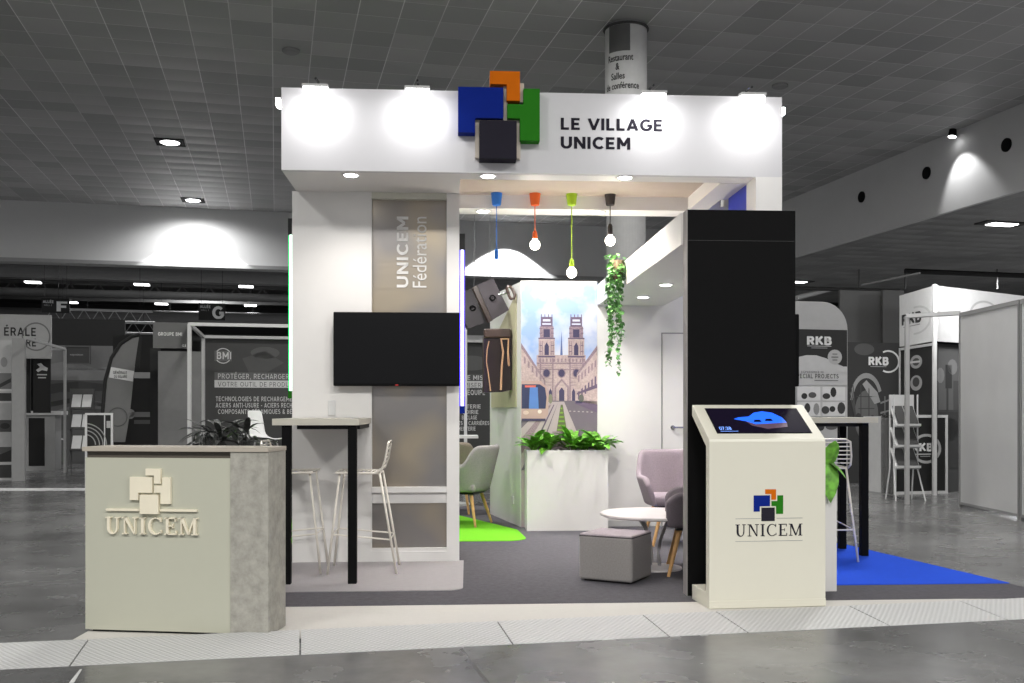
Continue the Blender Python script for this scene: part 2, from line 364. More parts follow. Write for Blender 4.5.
# the serif capitals of the association's name, drawn on a 10-high grid
def serif(word):
    polys = []; x = 0
    def bar(a, b, c, d): polys.append([(x+a, b), (x+c, b), (x+c, d), (x+a, d)])
    for ch in word:
        if ch == 'I':
            bar(0.9, 0, 2.5, 10); bar(0, 0, 3.4, 0.6); bar(0, 9.4, 3.4, 10); wd = 3.4
        elif ch == 'U':
            bar(0, 9.4, 3.6, 10); bar(5.6, 9.4, 8.6, 10)
            n = 10; out = []; inn = []
            for i in range(n+1):
                t = PI+PI*i/n
                out.append((x+4.2+3.2*math.cos(t), 3.6+3.8*math.sin(t))); inn.append((x+4.4+1.9*math.cos(t)+0.2, 3.6+3.0*math.sin(t)))
            for i in range(n): polys.append([out[i], out[i+1], inn[i+1], inn[i]])
            bar(1.0, 3.6, 2.65, 9.6); bar(6.6, 3.6, 7.4, 9.6); wd = 8.6
        elif ch == 'N':
            bar(1.2, 0, 1.9, 9.8); bar(0, 0, 3.1, 0.6); bar(0, 9.4, 2.6, 10); bar(7.4, 0, 8.1, 9.6); bar(6.2, 9.4, 9.3, 10)
            polys.append([(x+0.9, 10), (x+2.9, 10), (x+8.1, 0), (x+7.2, 0)]); wd = 9.3
        elif ch == 'C':
            n = 16
            for i in range(n):
                pts = []
                for k in (i, i+1):
                    t = R(48)+R(264)*k/n; th = 0.75+0.75*max(0, -math.cos(t))
                    pts.append((t, th))
                (t0, h0), (t1, h1) = pts
                polys.append([(x+4.6+4.4*math.cos(t0), 5+5.1*math.sin(t0)), (x+4.6+4.4*math.cos(t1), 5+5.1*math.sin(t1)),
                              (x+4.6+(4.4-h1)*math.cos(t1), 5+(5.1-h1*0.75)*math.sin(t1)), (x+4.6+(4.4-h0)*math.cos(t0), 5+(5.1-h0*0.75)*math.sin(t0))])
            bar(7.4, 7.4, 8.0, 10); bar(7.7, 0.8, 8.2, 2.6); wd = 8.6
        elif ch == 'E':
            bar(0.9, 0, 2.5, 10); bar(0, 0, 7.0, 0.65); bar(0, 9.35, 6.8, 10); bar(2, 4.8, 5.2, 5.4); bar(6.2, 7.8, 6.8, 10); bar(6.5, 0, 7.1, 2.4); bar(4.7, 3.9, 5.2, 6.3); wd = 7.1
        elif ch == 'M':
            bar(1.2, 0, 1.9, 10); bar(0, 0, 3.1, 0.6); bar(0, 9.4, 2.6, 10); bar(8.7, 0, 10.3, 10); bar(7.8, 0, 11.3, 0.6); bar(9, 9.4, 11.3, 10)
            polys.append([(x+0.9, 10), (x+2.8, 10), (x+6.4, 0.2), (x+5.3, 0.2)]); polys.append([(x+8.9, 10), (x+9.7, 10), (x+6.2, 0.2), (x+5.3, 0.2)]); wd = 11.3
        x += wd+1.5
    W = x-1.5
    return [[(a/W, b/10) for a, b in p] for p in polys]
SERIF = serif('UNICEM')

# the four-square emblem, in the fascia's photo pixels
LOGO = {'blue': [(458.1, 88.5), (503.3, 88.5), (503.3, 119.2), (475.1, 119.2), (475.1, 133.8), (458.1, 133.8)],
        'orange': [(490, 72), (520, 72), (520, 101.3), (506.8, 101.3), (506.8, 85.1), (490, 85.1)],
        'green': [(523.5, 89), (539.8, 89), (539.8, 140.8), (520, 140.8), (520, 118.9), (507.3, 118.9), (507.3, 104.8), (523.5, 104.8)],
        'grey': [(479.4, 122.9), (516.4, 122.9), (516.4, 160.5), (479.4, 160.5)]}
LB = (458.1, 72.0, 539.8, 160.5)

class Print:
    """flat graphics on a board: coordinates are given in the photo's pixels over the board's box and mapped to its real size"""
    def __init__(s, x0, y0, x1, y1, w, h):
        s.x0, s.y0, s.x1, s.y1, s.w, s.h = x0, y0, x1, y1, w, h; s.b = B(); s.lv = 1
    def T(s, x, y): return ((x-s.x0)/(s.x1-s.x0)*s.w, (s.y1-y)/(s.y1-s.y0)*s.h)
    def poly(s, pts, mat):
        k = [s.T(*p) for p in pts]; s.b.add([(a, -0.0012*s.lv, c) for a, c in k], [tuple(range(len(k)))], mat); return s
    def rect(s, x0, y0, x1, y1, mat): return s.poly([(x0, y1), (x1, y1), (x1, y0), (x0, y0)], mat)
    def disc(s, cx, cy, rx, ry, mat, n=20): return s.poly([(cx+rx*math.cos(2*PI*i/n), cy+ry*math.sin(2*PI*i/n)) for i in range(n)], mat)
    def ring(s, cx, cy, ro, ri, mat, a0=0, a1=360, n=24, asp=1.0):
        for i in range(n):
            t0 = R(a0+(a1-a0)*i/n); t1 = R(a0+(a1-a0)*(i+1)/n)
            s.poly([(cx+ro*math.cos(t0), cy-ro*asp*math.sin(t0)), (cx+ro*math.cos(t1), cy-ro*asp*math.sin(t1)), (cx+ri*math.cos(t1), cy-ri*asp*math.sin(t1)), (cx+ri*math.cos(t0), cy-ri*asp*math.sin(t0))], mat)
        return s
    def text(s, t, x0, y0, x1, y1, mat, bold=0.015):
        vs, fs = strokes(t, 0.10+bold*2.6) if heavy_letters(t) else glyphs(t, min(bold, 0.01)); (a0, c1) = s.T(x0, y0); (a1, c0) = s.T(x1, y1)
        s.b.add([(a0+(a1-a0)*v[0], -0.0012*s.lv, c0+(c1-c0)*v[1]) for v in vs], fs, mat); return s
    def up(s): s.lv += 1; return s
    def done(s, name, parent, y=0.0):
        o = obj(name, s.b, None, parent, fix=False); o.location = (0, y, 0); return o

def letter_part(name, s, x0, x1, z0, z1, y, depth, mat, parent, bold=0.02, vertical=False):
    if heavy_letters(s):
        v0, f0 = strokes(s, 0.10+bold*2.6); n = len(v0); vs = [v+Vector((0, 0, -0.5)) for v in v0]+[v+Vector((0, 0, 0.5)) for v in v0]; fs = []
        for q in f0: fs += [q, tuple(a+n for a in q)]+[(q[i], q[(i+1) % 4], q[(i+1) % 4]+n, q[i]+n) for i in range(4)]
    else: vs, fs = glyphs(s, bold, 0.5)
    b = B()
    if not vertical: P = [(x0+(x1-x0)*v[0], y-depth*(0.5+v[2]), z0+(z1-z0)*v[1]) for v in vs]
    else: P = [(x1-(x1-x0)*v[1], y-depth*(0.5+v[2]), z0+(z1-z0)*v[0]) for v in vs]
    return obj(name, b.add(P, fs, mat), mat, parent)

def logo_parts(fx, fz, y, depth, mats, parent, serif_box=None, smat=None):
    """emblem as four raised plates; fx, fz turn fascia pixels into local metres"""
    for key, nm in (('blue', 'emblem_square'), ('orange', 'emblem_square'), ('green', 'emblem_square'), ('grey', 'emblem_square')):
        d = depth*(1.35 if key == 'grey' else 1.0)
        b = B().prism([(fx(a), fz(c)) for a, c in LOGO[key]][::-1], y-d, y, 'y')
        o = obj(nm, b, mats[key], parent)
        if len(set(mats.values())) > 1: o['label'] = {'blue': 'blue cut-out square', 'orange': 'orange cut-out square', 'green': 'green cut-out square', 'grey': 'dark grey square'}[key]
    if serif_box:
        x0, x1, z0, z1 = serif_box; b = B()
        for p in SERIF: b.prism([(x0+(x1-x0)*a, z0+(z1-z0)*c) for a, c in p], y-depth, y, 'y')
        obj('lettering', b, smat, parent)
#@@ROOM
# ------------------------------------------------------------------ hall shell
CEIL = 6.92; LOWC = 5.33
def hall_obj(name, b, mat, **k): return struct(name, b, mat, rz=TH, **k)
fl = struct('floor', B().box(-45, 45, -8, 90, -0.2, 0.0), floor_mat(), rz=TH)
hall_obj('ceiling', B().box(-30, 13.5, -8, 29.4, CEIL, CEIL+0.1), tile_mat(176, 236, 0.6, (-0.052, 0.09)))
hall_obj('ceiling', B().box(13.6, 40, -8, 34, LOWC, LOWC+0.1), tile_mat(150, 205, 0.6, (0.1, 0.2), 0.008))
hall_obj('wall_right', B().box(13.5, 13.6, -8, 29.4, LOWC-0.02, CEIL+0.1), paint(205, rough=0.7, noise=0.02, scale=2))
hall_obj('wall_back', B().box(-30, 13.6, 29.4, 29.8, LOWC, CEIL+0.1), paint(210, rough=0.7, noise=0.02, scale=2))
hall_obj('trim_1', B().box(-30, 13.6, 29.3, 29.85, LOWC-0.08, LOWC+0.02), G(150))
hall_obj('wall_far', B().box(-45, 45, 78, 78.3, 0, 9.2), G(58))
hall_obj('ceiling', B().box(-45, 45, 29.85, 78, 9.0, 9.2), paint(70, rough=0.8, scale=1.5, noise=0.1))
hall_obj('wall_left', B().box(-30.3, -30, -8, 78, 0, 9), G(70))
hall_obj('wall_far_right', B().box(40, 40.3, -8, 78, 0, 9), G(60))
# ceiling fittings
def ceil_thing(px, py, kind):
    Y = (CEIL-CAMH)*FPX/(HOR-py); P = AT(px, py, Y); p, q = toH(P); return p, q
def recessed(px, py, label):
    p, q = ceil_thing(px, py, 0)
    t = thing('recessed_ceiling_light', label, 'ceiling light', H(p, q, CEIL), TH, 'recessed lamps in the tiled ceiling')
    obj('frame', B().box(-0.3, 0.3, -0.3, 0.3, -0.015, 0), BLACK, t)
    obj('lens', B().lathe([(0.0, -0.03), (0.17, -0.03), (0.2, -0.016)], 20), emit(255, 255, 255, 6), t)
    lamp('SPOT', 'recessed_beam', H(p, q, CEIL-0.05), 500, (1, 1, 1), spot_size=R(165), spot_blend=0.6, shadow_soft_size=0.15)
recessed(170, 142, 'bright recessed lamp on a black square, higher of two in the ceiling at left')
recessed(193, 200, 'bright recessed lamp in the tiled ceiling touching the top of the back beam')
for px, py, lb in ((291, 50, 'round pale smoke detector on the tiled ceiling above the left of the stand'), (780, 85, 'round pale smoke detector on the tiled ceiling near the right floodlight')):
    p, q = ceil_thing(px, py, 0)
    tag(obj('smoke_detector', B().lathe([(0.11, -0.05), (0.14, -0.03), (0.14, 0)], 20), G(140), loc=H(p, q, CEIL)), lb, 'smoke detector')
# wall washers along the beams
for px, pw, lb in ((193, 900, None), (512, 1500, None)):
    dirx = (px-512)/FPX; q0 = 29.4-0.85; Yq = q0/(-dirx*math.sin(TH)+math.cos(TH)); X = dirx*Yq
    o = lamp('SPOT', 'beam_washer', (X, Yq, CEIL-0.08), pw, (1, 1, 1), (0, 0, 0), spot_size=R(98), spot_blend=0.12, shadow_soft_size=0.04)
t = None
p0, q0 = 13.5, 0
d_ = (953-512)/FPX; Yl = 13.35/(d_*math.cos(TH)+math.sin(TH)); pp, qq = toH(Vector((d_*Yl, Yl, 0)))
t = thing('beam_spotlight', 'small bright spotlight mounted at the top of the grey beam at right', 'spotlight', H(13.35, qq, CEIL-0.02), TH)
obj('housing', B().cyl((0, 0, 0.0), (-0.02, 0, -0.14), 0.07, 0.09), BLACK, t)
obj('lens', B().cyl((-0.02, 0, -0.14), (-0.022, 0, -0.15), 0.075), emit(255, 255, 255, 12), t)
sp_ = lamp('SPOT', 'beam_washer', H(13.0, qq, CEIL-0.3), 60, (1, 1, 1), (0, 0, 0), spot_size=R(80), spot_blend=0.5, shadow_soft_size=0.05); aim(sp_, H(13.5, qq-0.2, CEIL-1.3))
for k, (px, py) in enumerate([(862, 197), (927, 173), (1007, 145)]):
    d = (px-512)/FPX; Yq = 13.5/(d*math.cos(TH)+math.sin(TH)); Pz = AT(px, py, Yq); p, q = toH(Pz)
    tag(obj('beam_vent', B().cyl((0, 0, 0), (-0.03, 0, 0), 0.13, n=20), BLACK, loc=H(13.5, q, Pz.z), rz=TH),
        ['round black opening in the grey beam, nearest the black pillar', 'round black opening in the grey beam just left of its spotlight', 'round black opening in the grey beam, nearest the right edge'][k], 'vent', 'round openings in the beam')
for px, py, lb in ((1002, 223, 'long white lamp in the lower ceiling at the right edge'), (796, 281, 'small bright lamp in the lower ceiling just right of the black pillar')):
    Y = (LOWC-CAMH)*FPX/(HOR-py); P = AT(px, py, Y)
    t = thing('ceiling_lamp', lb, 'ceiling light', (P.x, P.y, LOWC), TH)
    obj('frame', B().box(-0.55, 0.55, -0.2, 0.2, -0.03, 0), G(60), t); obj('lens', B().box(-0.32, 0.32, -0.13, 0.13, -0.045, -0.03), emit(255, 255, 255, 8), t)
# the column with its printed sleeve
CP = AT(626, 27, 14.8)
t = thing('hall_column', 'round pale column behind the stand with a restaurant sign printed near its top', 'column', (CP.x, CP.y, 0), R(-4))
obj('shaft', B().cyl((0, 0, 0), (0, 0, CEIL), 0.29, n=40), G(150), t, smooth=False)
sl = obj('sign_sleeve', B().lathe([(0.31, 5.2), (0.31, CEIL-0.04)], 40), G(205), t)
obj('clamp_ring', B().tube([(0.32*math.cos(2*PI*i/32), 0.32*math.sin(2*PI*i/32), CEIL-0.06) for i in range(32)], 0.02, 6, closed=True), G(60), t)
def bent(s, x0, x1, z0, z1, bold=0.02):
    vs, fs = glyphs(s, bold); b = B()
    return b.add([(0.313*math.sin(x0+(x1-x0)*v[0]), -0.313*math.cos(x0+(x1-x0)*v[0]), z0+(z1-z0)*v[1]) for v in vs], fs)
b = B(); rr = 0.3125
for i in range(8):
    a0 = -0.95+1.1*i/8; a1 = -0.95+1.1*(i+1)/8
    b.add([(rr*math.sin(a0), -rr*math.cos(a0), 6.45), (rr*math.sin(a1), -rr*math.cos(a1), 6.45), (rr*math.sin(a1), -rr*math.cos(a1), 6.84), (rr*math.sin(a0), -rr*math.cos(a0), 6.84)], [(0, 1, 2, 3)])
obj('sign_panel', b, G(95), sl)
for s, x0, x1, z in (('MENU', -0.75, -0.1, 6.4), ('Restaurant', -1.0, 0.3, 6.31), ('&', -0.55, -0.35, 6.18), ('Salles', -0.8, -0.1, 6.04), ('de conférence', -1.15, 0.6, 5.90)):
    if s == 'MENU': continue
    obj('sign_text', bent(s, x0, x1, z, z+0.1), G(40), sl)
#@@STAND
# ------------------------------------------------------------------ stand floor coverings
def flat(name, pts, z0, z1, mat, label, cat, **k):
    return tag(obj(name, B().prism([(p.x, p.y) for p in pts], z0, z1, 'z'), mat, **k), label, cat)
RX = Vector((3.425, 6.94, 0)); HD = Vector((-math.sin(TH), math.cos(TH), 0))
def edge(vv):   # where the hall-aligned right edge of the stand crosses a stand depth
    k = ( vv - toS(RX)[1]) / (toS(RX+HD)[1]-toS(RX)[1]); return RX+HD*k
def arc(cu, cv, r, a0, a1, n=8): return [S(cu+r*math.cos(R(a0+(a1-a0)*i/n)), cv+r*math.sin(R(a0+(a1-a0)*i/n))) for i in range(n+1)]
flat('dark_carpet', [S(-1.6, 6.145), S(toS(edge(6.145))[0], 6.145), edge(12.6), S(-1.6, 12.6)], 0, 0.008, carpet_mat(92, 90, 95, 0.34, 200), 'dark grey speckled carpet covering the floor of the stand', 'carpet')
flat('blue_carpet', [S(2.24, 6.66), S(toS(edge(6.66))[0], 6.66), edge(8.75), S(2.24, 8.75)], 0.008, 0.013, carpet_mat(40, 84, 215, 0.1), 'bright blue carpet under the right-hand bar table', 'carpet')
flat('green_carpet', [S(-1.75, 9.1)]+arc(0.50, 9.3, 0.2, -90, 0)+[S(0.66, 9.95), S(0.05, 11.45), S(-1.75, 11.45)], 0.008, 0.013, carpet_mat(112, 190, 44, 0.1), 'bright green carpet behind the wall block with the television', 'carpet')
flat('pale_carpet', [S(-1.6, 6.62)]+arc(-0.02, 6.72, 0.1, -90, 0)+[S(0.10, 7.93), S(-1.6, 7.93)], 0.008, 0.012, carpet_mat(168, 164, 166, 0.08), 'light grey carpet piece with rounded corner under the left bar table', 'carpet')
WCM = carpet_mat(206, 203, 198, 0.05)
wl = [Vector((-2.289, 5.06, 0)), Vector((-0.6, 5.33, 0)), Vector((1.052, 5.66, 0)), Vector((3.0, 6.20, 0)), Vector((3.6, 6.34, 0))]
flat('pale_walkway_carpet', wl+[S(3.2, 6.144), S(-1.95, 6.144)], 0.0, 0.006, WCM, 'tapering near-white carpet strip along the front of the stand', 'carpet')
# cable ramp of ribbed plates in front
A0 = Vector((-2.98, 4.49, 0)); A1 = Vector((3.6, 5.87, 0)); dd = (A1-A0).normalized(); nn = Vector((-dd.y, dd.x, 0)); ang = math.atan2(dd.y, dd.x)
PM = plate_mat(); t0 = 0.0; L_ = (A1-A0).length; k = 0
cuts = [0, 0.92, 1.98, 3.05, 3.9, 4.35, 5.2, 5.95, L_]
for i in range(len(cuts)-1):
    a, c = cuts[i]+0.004, cuts[i+1]-0.004
    tag(obj('ramp_plate', B().prism([(0, 0.0), (0.0, 0.002), (0.40, 0.030), (0.44, 0.030), (0.44, 0.0)], a, c, 'x'), PM, loc=A0+Vector((0, 0, 0.0)), rz=ang, bevel=0.002),
        ['ribbed pale ramp plate at the left edge of the floor', 'ribbed ramp plate in front of the left half of the reception counter', 'ribbed ramp plate in front of the stone end of the reception counter',
         'ribbed ramp plate left of the middle of the white strip', 'short ribbed ramp plate in front of the doorway gap of the stand', 'ribbed ramp plate just left of the screen kiosk', 'ribbed ramp plate in front of the screen kiosk', 'long ribbed ramp plate at the right end of the row'][i], 'ramp plate', 'ribbed ramp plates')
flat('floor_tape', [GP(-20, 490.8), GP(100, 490.8), GP(100, 488.2), GP(-20, 488.2)], 0, 0.002, G(220), 'white tape line across the hall floor at left', 'floor marking')
flat('floor_tape', [GP(69, 683), GP(74, 683), GP(82, 669.5), GP(80, 669.5)], 0, 0.002, G(200), 'short white tape line on the floor below the ramp at left', 'floor marking')

# ------------------------------------------------------------------ the wall block with the television
U0, U1, VB = -1.245, 0.065, 7.90; HS = 2.925; VF = 7.21; HT = 3.515; UR = 2.437
DB = 0.75
t = thing('storage_wall_block', 'tall white wall block with a brushed metal recess behind the television', 'partition wall', S(0, VB), TS)
ur0, ur1 = -0.625, -0.035      # recess
obj('body', B().box(U0, ur0, 0, DB, 0.008, HS), WHITE, t)
obj('side_post', B().box(ur1, U1, 0, DB, 0.008, HS), WHITE, t)
obj('plinth', B().box(ur0, ur1, 0.0, 0.12, 0.008, 0.09).box(ur0, ur1, 0.012, 0.12, 0.09, 0.115), WHITE, t)
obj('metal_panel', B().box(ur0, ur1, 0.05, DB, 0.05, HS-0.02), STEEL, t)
obj('ledge', B().box(ur0, ur1, -0.01, 0.05, 0.555, 0.60).box(ur0, ur1, 0.02, 0.05, 0.47, 0.555), WHITE, t, bevel=0.003)
obj('cornice', B().box(ur0, ur1, 0, 0.05, HS-0.05, HS), WARM, t)
def up_px(py, Y=7.88): return CAMH+(HOR-py)*Y/FPX
def ux(px, v=VB):      # stand u of a photo column on the plane v
    d = (px-512)/FPX; Y = v/(math.cos(TS)-d*math.sin(TS)); return toS(Vector((d*Y, Y, 0)))[0]
letter_part('lettering', 'UNICEM', ux(396.5), ux(408), up_px(287), up_px(216), 0.05, 0.006, WHITE, t, 0.035, True)
letter_part('lettering', 'Fédération', ux(412.5), ux(426.5), up_px(287), up_px(216), 0.05, 0.006, WHITE, t, 0.0, True)
tag(obj('wall_switch', B().box(-0.03, 0.03, -0.012, 0, -0.06, 0.06), G(215), loc=S(ux(332), VB, up_px(408)), rz=TS, bevel=0.004), 'small white double socket on the white wall block just above the bar table', 'socket')
# television
def television(label, loc, rz):
    t = thing('television', label, 'television', loc, rz, 'wall televisions')
    obj('casing', B().box(-0.49, 0.49, 0.0, 0.05, 0, 0.575).box(-0.25, 0.25, 0.05, 0.10, 0.12, 0.45), BLACK, t, bevel=0.006)
    obj('screen', B().box(-0.482, 0.482, -0.003, 0.002, 0.018, 0.567), paint(7, 7, 9, rough=0.25, noise=0, spec=0.25), t)
    obj('indicator', B().box(-0.012, 0.012, -0.006, 0, 0.002, 0.012), paint(190, 40, 40), t)
    return t
um = (ux(333.2, VB-0.1)+ux(459.8, VB-0.1))/2
television('black flat television mounted across the metal recess and white wall', S(um, VB-0.1, 1.395), TS)
# LED tubes
def led(name_label, u, v, z0, z1, col, e, capc):
    t = thing('light_tube', name_label, 'light tube', S(u, v, z0), TS, 'coloured vertical light tubes')
    hh = z1-z0
    obj('tube', B().cyl((0, -0.012, 0.06), (0, -0.012, hh-0.13), 0.012, n=12), emit(225, 255, 240, 1.6) if col[1] > 200 else emit(228, 228, 255, 1.8), t, smooth=True)
    obj('glow_strip', B().box(-0.021, 0.021, -0.006, 0.016, 0.06, hh-0.13), emit(*col, e), t)  # added glowing strip, gives the coloured fringe around the white tube
    obj('cap', B().box(-0.022, 0.022, -0.022, 0.022, hh-0.13, hh), SATIN, t); obj('cap', B().box(-0.022, 0.022, -0.022, 0.022, 0, 0.06), capc, t)
    return t
led('glowing green light tube on the left side of the white wall block', U0-0.026, VB+0.12, 1.30, 2.73, (20, 205, 110), 0.9, GREEN)
led('glowing violet-blue light tube on the right side of the white wall block', U1+0.024, VB+0.10, 1.18, 2.62, (70, 50, 240), 1.2, BLUE)

# ------------------------------------------------------------------ fascia box and its frame
t = thing('fascia_header', 'white overhead fascia box with raised four-square emblem and black village lettering', 'sign header', S(0, VF), TS)
U0F = -1.212; VS = 8.47; VS2 = 8.73     # back beam
obj('front_board', B().box(U0F, UR, 0, 0.045, HS, HT), paint(208, 207, 210, rough=0.6, noise=0.01), t)
obj('soffit', B().box(U0F, U1, 0.045, VB+DB-VF, HS, HS+0.04).box(U1, UR-0.19, 0.045, 0.21, HS, HS+0.04), WHITE, t)
obj('side_board', B().box(U0F, U0F+0.04, 0.045, VB+DB-VF, HS+0.04, HT), WHITE, t)
obj('side_board', B().box(UR-0.04, UR, 0.045, VS2-VF, HS+0.04, HT), WHITE, t)
obj('post', B().box(UR-0.195, UR, 0.045, 0.24, 0.008, HS+0.04).box(UR-0.195, UR, 0.0, 0.045, 0.008, HS), WHITE, t)
obj('post', B().box(UR-0.12, UR, VS-VF, VS2-VF, 0.008, HS+0.04), WHITE, t)
obj('back_beam', B().box(U1, UR-0.12, VS-VF, VS2-VF, HS, HT-0.03), WHITE, t)
obj('side_beam', B().box(UR-0.40, UR-0.24, 0.24, VS-VF, HS, HS+0.115), WHITE, t)
obj('ceiling_panel', B().box(U1, UR-0.4, 0.21, VS-VF, HS+0.115, HS+0.15), paint(180, 166, 155, rough=0.7), t)
obj('ceiling_panel', B().box(UR-0.24, UR-0.04, 0.24, VS-VF, HS+0.10, HS+0.14), WHITE, t)
bp_ = obj('blue_glow_panel', B().box(UR-0.06, UR-0.045, 0.3, VS-VF-0.05, 2.35, HS+0.1), paint(60, 75, 190, rough=0.4), t); bp_['label'] = 'panel coloured violet-blue for LED light'  # blue light on the side wall, put into this panel's colour
def fz(py): return CAMH+(HOR-py)*7.24/FPX
def fx(px): return ux(px, VF)
# pale plates behind the emblem squares
b = B()
for x0, y0, x1, y1 in ((486.5, 69.5, 523.3, 104.8), (475.3, 119.4, 519.8, 163)):
    pass
b.box(fx(503.3), fx(523.5), -0.05, -0.0, fz(105), fz(86)); b.box(fx(475.1), fx(520), -0.05, 0.0, fz(160.5), fz(119.2))
b.box(fx(490.5), fx(506.8), -0.05, 0.0, fz(88.5), fz(85.3)); b.box(fx(503.3), fx(507.3), -0.05, 0.0, fz(119.2), fz(100))
obj('emblem_backing', b, paint(205, 195, 182), t)
fx2 = lambda a: ux(a, VF-0.10); fz2 = lambda c: CAMH+(HOR-c)*7.14/FPX
logo_parts(fx2, fz2, 0.0, 0.10, {'blue': BLUE, 'orange': ORANGE, 'green': GREEN, 'grey': CHARC}, t)
letter_part('lettering', 'LE VILLAGE', fx(561), fx(662.3), fz(129.5), fz(117.6), 0.0, 0.003, INK, t, 0.045)
letter_part('lettering', 'UNICEM', fx(561), fx(630), fz(148.3), fz(136.3), 0.0, 0.003, INK, t, 0.045)

# floodlights on arms over the fascia
def flood(px, label):
    u = fx(px)
    t = thing('floodlight', label, 'floodlight', S(u, VF+0.02, HT), TS, 'floodlights along the top of the fascia')
    obj('arm', B().tube([(0, 0.0, 0), (0, 0.0, 0.05), (0, -0.14, 0.03)], 0.009, 8), SATIN, t)
    M = Matrix.Translation((0, -0.15, -0.035)) @ Matrix.Rotation(R(10), 4, 'X')
    h = obj('housing', B().box(-0.088, 0.088, -0.05, 0.05, -0.0, 0.018, None, M), G(200), t)
    obj('lens', B().box(-0.084, 0.084, -0.046, 0.046, -0.055, 0.0, None, M), emit(255, 255, 255, 6), t, bevel=0.012)
    P = S(u, VF-0.15, HT-0.10)
    l = lamp('AREA', 'flood_beam', P, 2.3, (1.0, 0.99, 0.98), (0, 0, 0), shape='RECTANGLE', size=0.16, size_y=0.09)
    aim(l, S(u, VF-0.03, HT-0.30))
for px, lb in ((318, 'bright floodlight above the fascia at its far left'), (418, 'bright floodlight above the fascia just left of the emblem'),
               (650, 'bright floodlight above the fascia over the village lettering'), (747, 'bright floodlight above the fascia nearest its right end')):
    flood(px, lb)
def side_flood(u, sgn, label):
    t = thing('side_floodlight', label, 'floodlight', S(u, VF+0.16, HT-0.06), TS)
    obj('arm', B().tube([(0, 0, 0), (sgn*0.03, 0, 0.0)], 0.01, 8), SATIN, t)
    obj('housing', B().box(min(sgn*0.03, sgn*0.06), max(sgn*0.03, sgn*0.06), -0.05, 0.05, -0.03, 0.02), emit(255, 255, 255, 15), t)
side_flood(U0F, -1, 'small bright lamp on the left end of the fascia'); side_flood(UR, 1, 'small bright lamp on the right end of the fascia')

# soffit downlights
def downlight(P, label, e=38, size=135, r=0.062):
    t = thing('downlight', label, 'downlight', P, TS, 'recessed downlights of the stand')
    obj('ring', B().lathe([(r*0.75, -0.004), (r, -0.006), (r+0.008, 0.0)], 20), WHITE, t)
    obj('lens', B().lathe([(0.0, -0.0075), (r*0.78, -0.0075), (r*0.8, -0.003)], 20), emit(255, 255, 255, 14), t)
    lamp('SPOT', 'downlight_beam', P+Vector((0, 0, -0.02)), e, (1.0, 0.95, 0.90), (0, 0, 0), spot_size=R(size), spot_blend=0.8, shadow_soft_size=0.04)
def on_height(px, py, z):
    Y = (z-CAMH)*FPX/(HOR-py); return AT(px, py, Y)
downlight(on_height(351, 174.8, HS), 'recessed downlight under the fascia above the left bar table')
downlight(on_height(488, 175.8, HS), 'recessed downlight under the fascia just right of the wall block')
downlight(on_height(625, 177.3, HS), 'recessed downlight under the fascia near the black pillar')
downlight(on_height(483, 211, HS), 'recessed downlight under the rear beam above the blue pendant', 24)
downlight(on_height(598, 212, HS), 'recessed downlight under the rear beam beside the black pendant', 20)

# pendants
def pendant(px, body, drop_top, sock0, sock1, bulb, label, ylen):
    Z = HS+0.115; P = on_height(px, 193.5, Z); v0 = toS(P)[1]; P = S(toS(P)[0], 8.40, Z)
    t = thing('pendant_lamp', label, 'pendant lamp', P, TS, 'pendant lamps with coloured cords')
    Yp = P.y
    zz = lambda py: CAMH+(HOR-py)*Yp/FPX-Z
    obj('ceiling_cup', B().lathe([(0.032, zz(205.5)), (0.036, zz(205)), (0.048, 0.0)], 20), body, t)
    zs = zz(sock0); ze = zz(sock1)
    obj('cord', B().cyl((0, 0, zz(205.5)), (0, 0, zs), 0.004, n=6), body, t)
    obj('socket', B().lathe([(0.012, zs), (0.020, zs-0.02), (0.022, ze+0.015), (0.018, ze)], 16), body, t)
    if bulb:
        r = 0.043
        obj('bulb', B().lathe([(0.018, ze), (0.02, ze-0.01)]+[(r*math.cos(R(a)), ze-0.012-r*0.85+r*math.sin(R(a))) for a in range(50, -91, -14)], 20), emit(255, 244, 225, 14), t, smooth=True)
        lamp('POINT', 'pendant_glow', P+Vector((0, -0.0, ze-0.11)), 9, (1.0, 0.9, 0.78), shadow_soft_size=0.05)
pendant(496.5, paint(30, 110, 200), 0, 249, 259, False, 'blue pendant with no bulb, leftmost of the row', 0)
pendant(535, paint(240, 105, 35), 0, 231, 239, True, 'orange pendant with a lit globe bulb', 0)
pendant(572, paint(165, 205, 30), 0, 259, 267, True, 'lime green pendant hanging lowest, with a lit bulb', 0)
pendant(611, paint(52, 46, 46), 0, 224, 235, True, 'dark grey pendant with a lit bulb nearest the hanging vine', 0)

# ------------------------------------------------------------------ lounge: black pillar, canopy, back wall
VBK = 10.2
t = thing('black_pillar', 'tall matt black panel standing behind the screen kiosk', 'panel', S(0, 6.34), TS)
obj('panel', B().box(1.523, 2.232, 0, 0.10, 0.008, 2.50), BLACK, t, bevel=0.002)
obj('seam', B().box(1.523, 2.232, -0.002, 0.0, 2.30, 2.303), paint(40), t)
obj('side_strip', B().box(1.517, 1.523, 0.002, 0.10, 0.008, 2.5), paint(150, 146, 144), t)
t = thing('lounge_canopy', 'long white canopy box running back from the black pillar over the lounge', 'canopy', S(0, 6.44), TS)
obj('canopy_box', B().box(1.505, 2.19, 0, VBK-6.44, 2.29, 2.50), WHITE, t)
downlight(on_height(666, 284.5, 2.29), 'recessed downlight in the canopy underside, nearer of the two', 60, 140)
downlight(on_height(643, 297, 2.29), 'recessed downlight in the canopy underside, farther of the two', 55, 140)
t = thing('lounge_back_wall', 'white back wall of the lounge beside the cathedral mural', 'partition wall', S(0, VBK), TS)
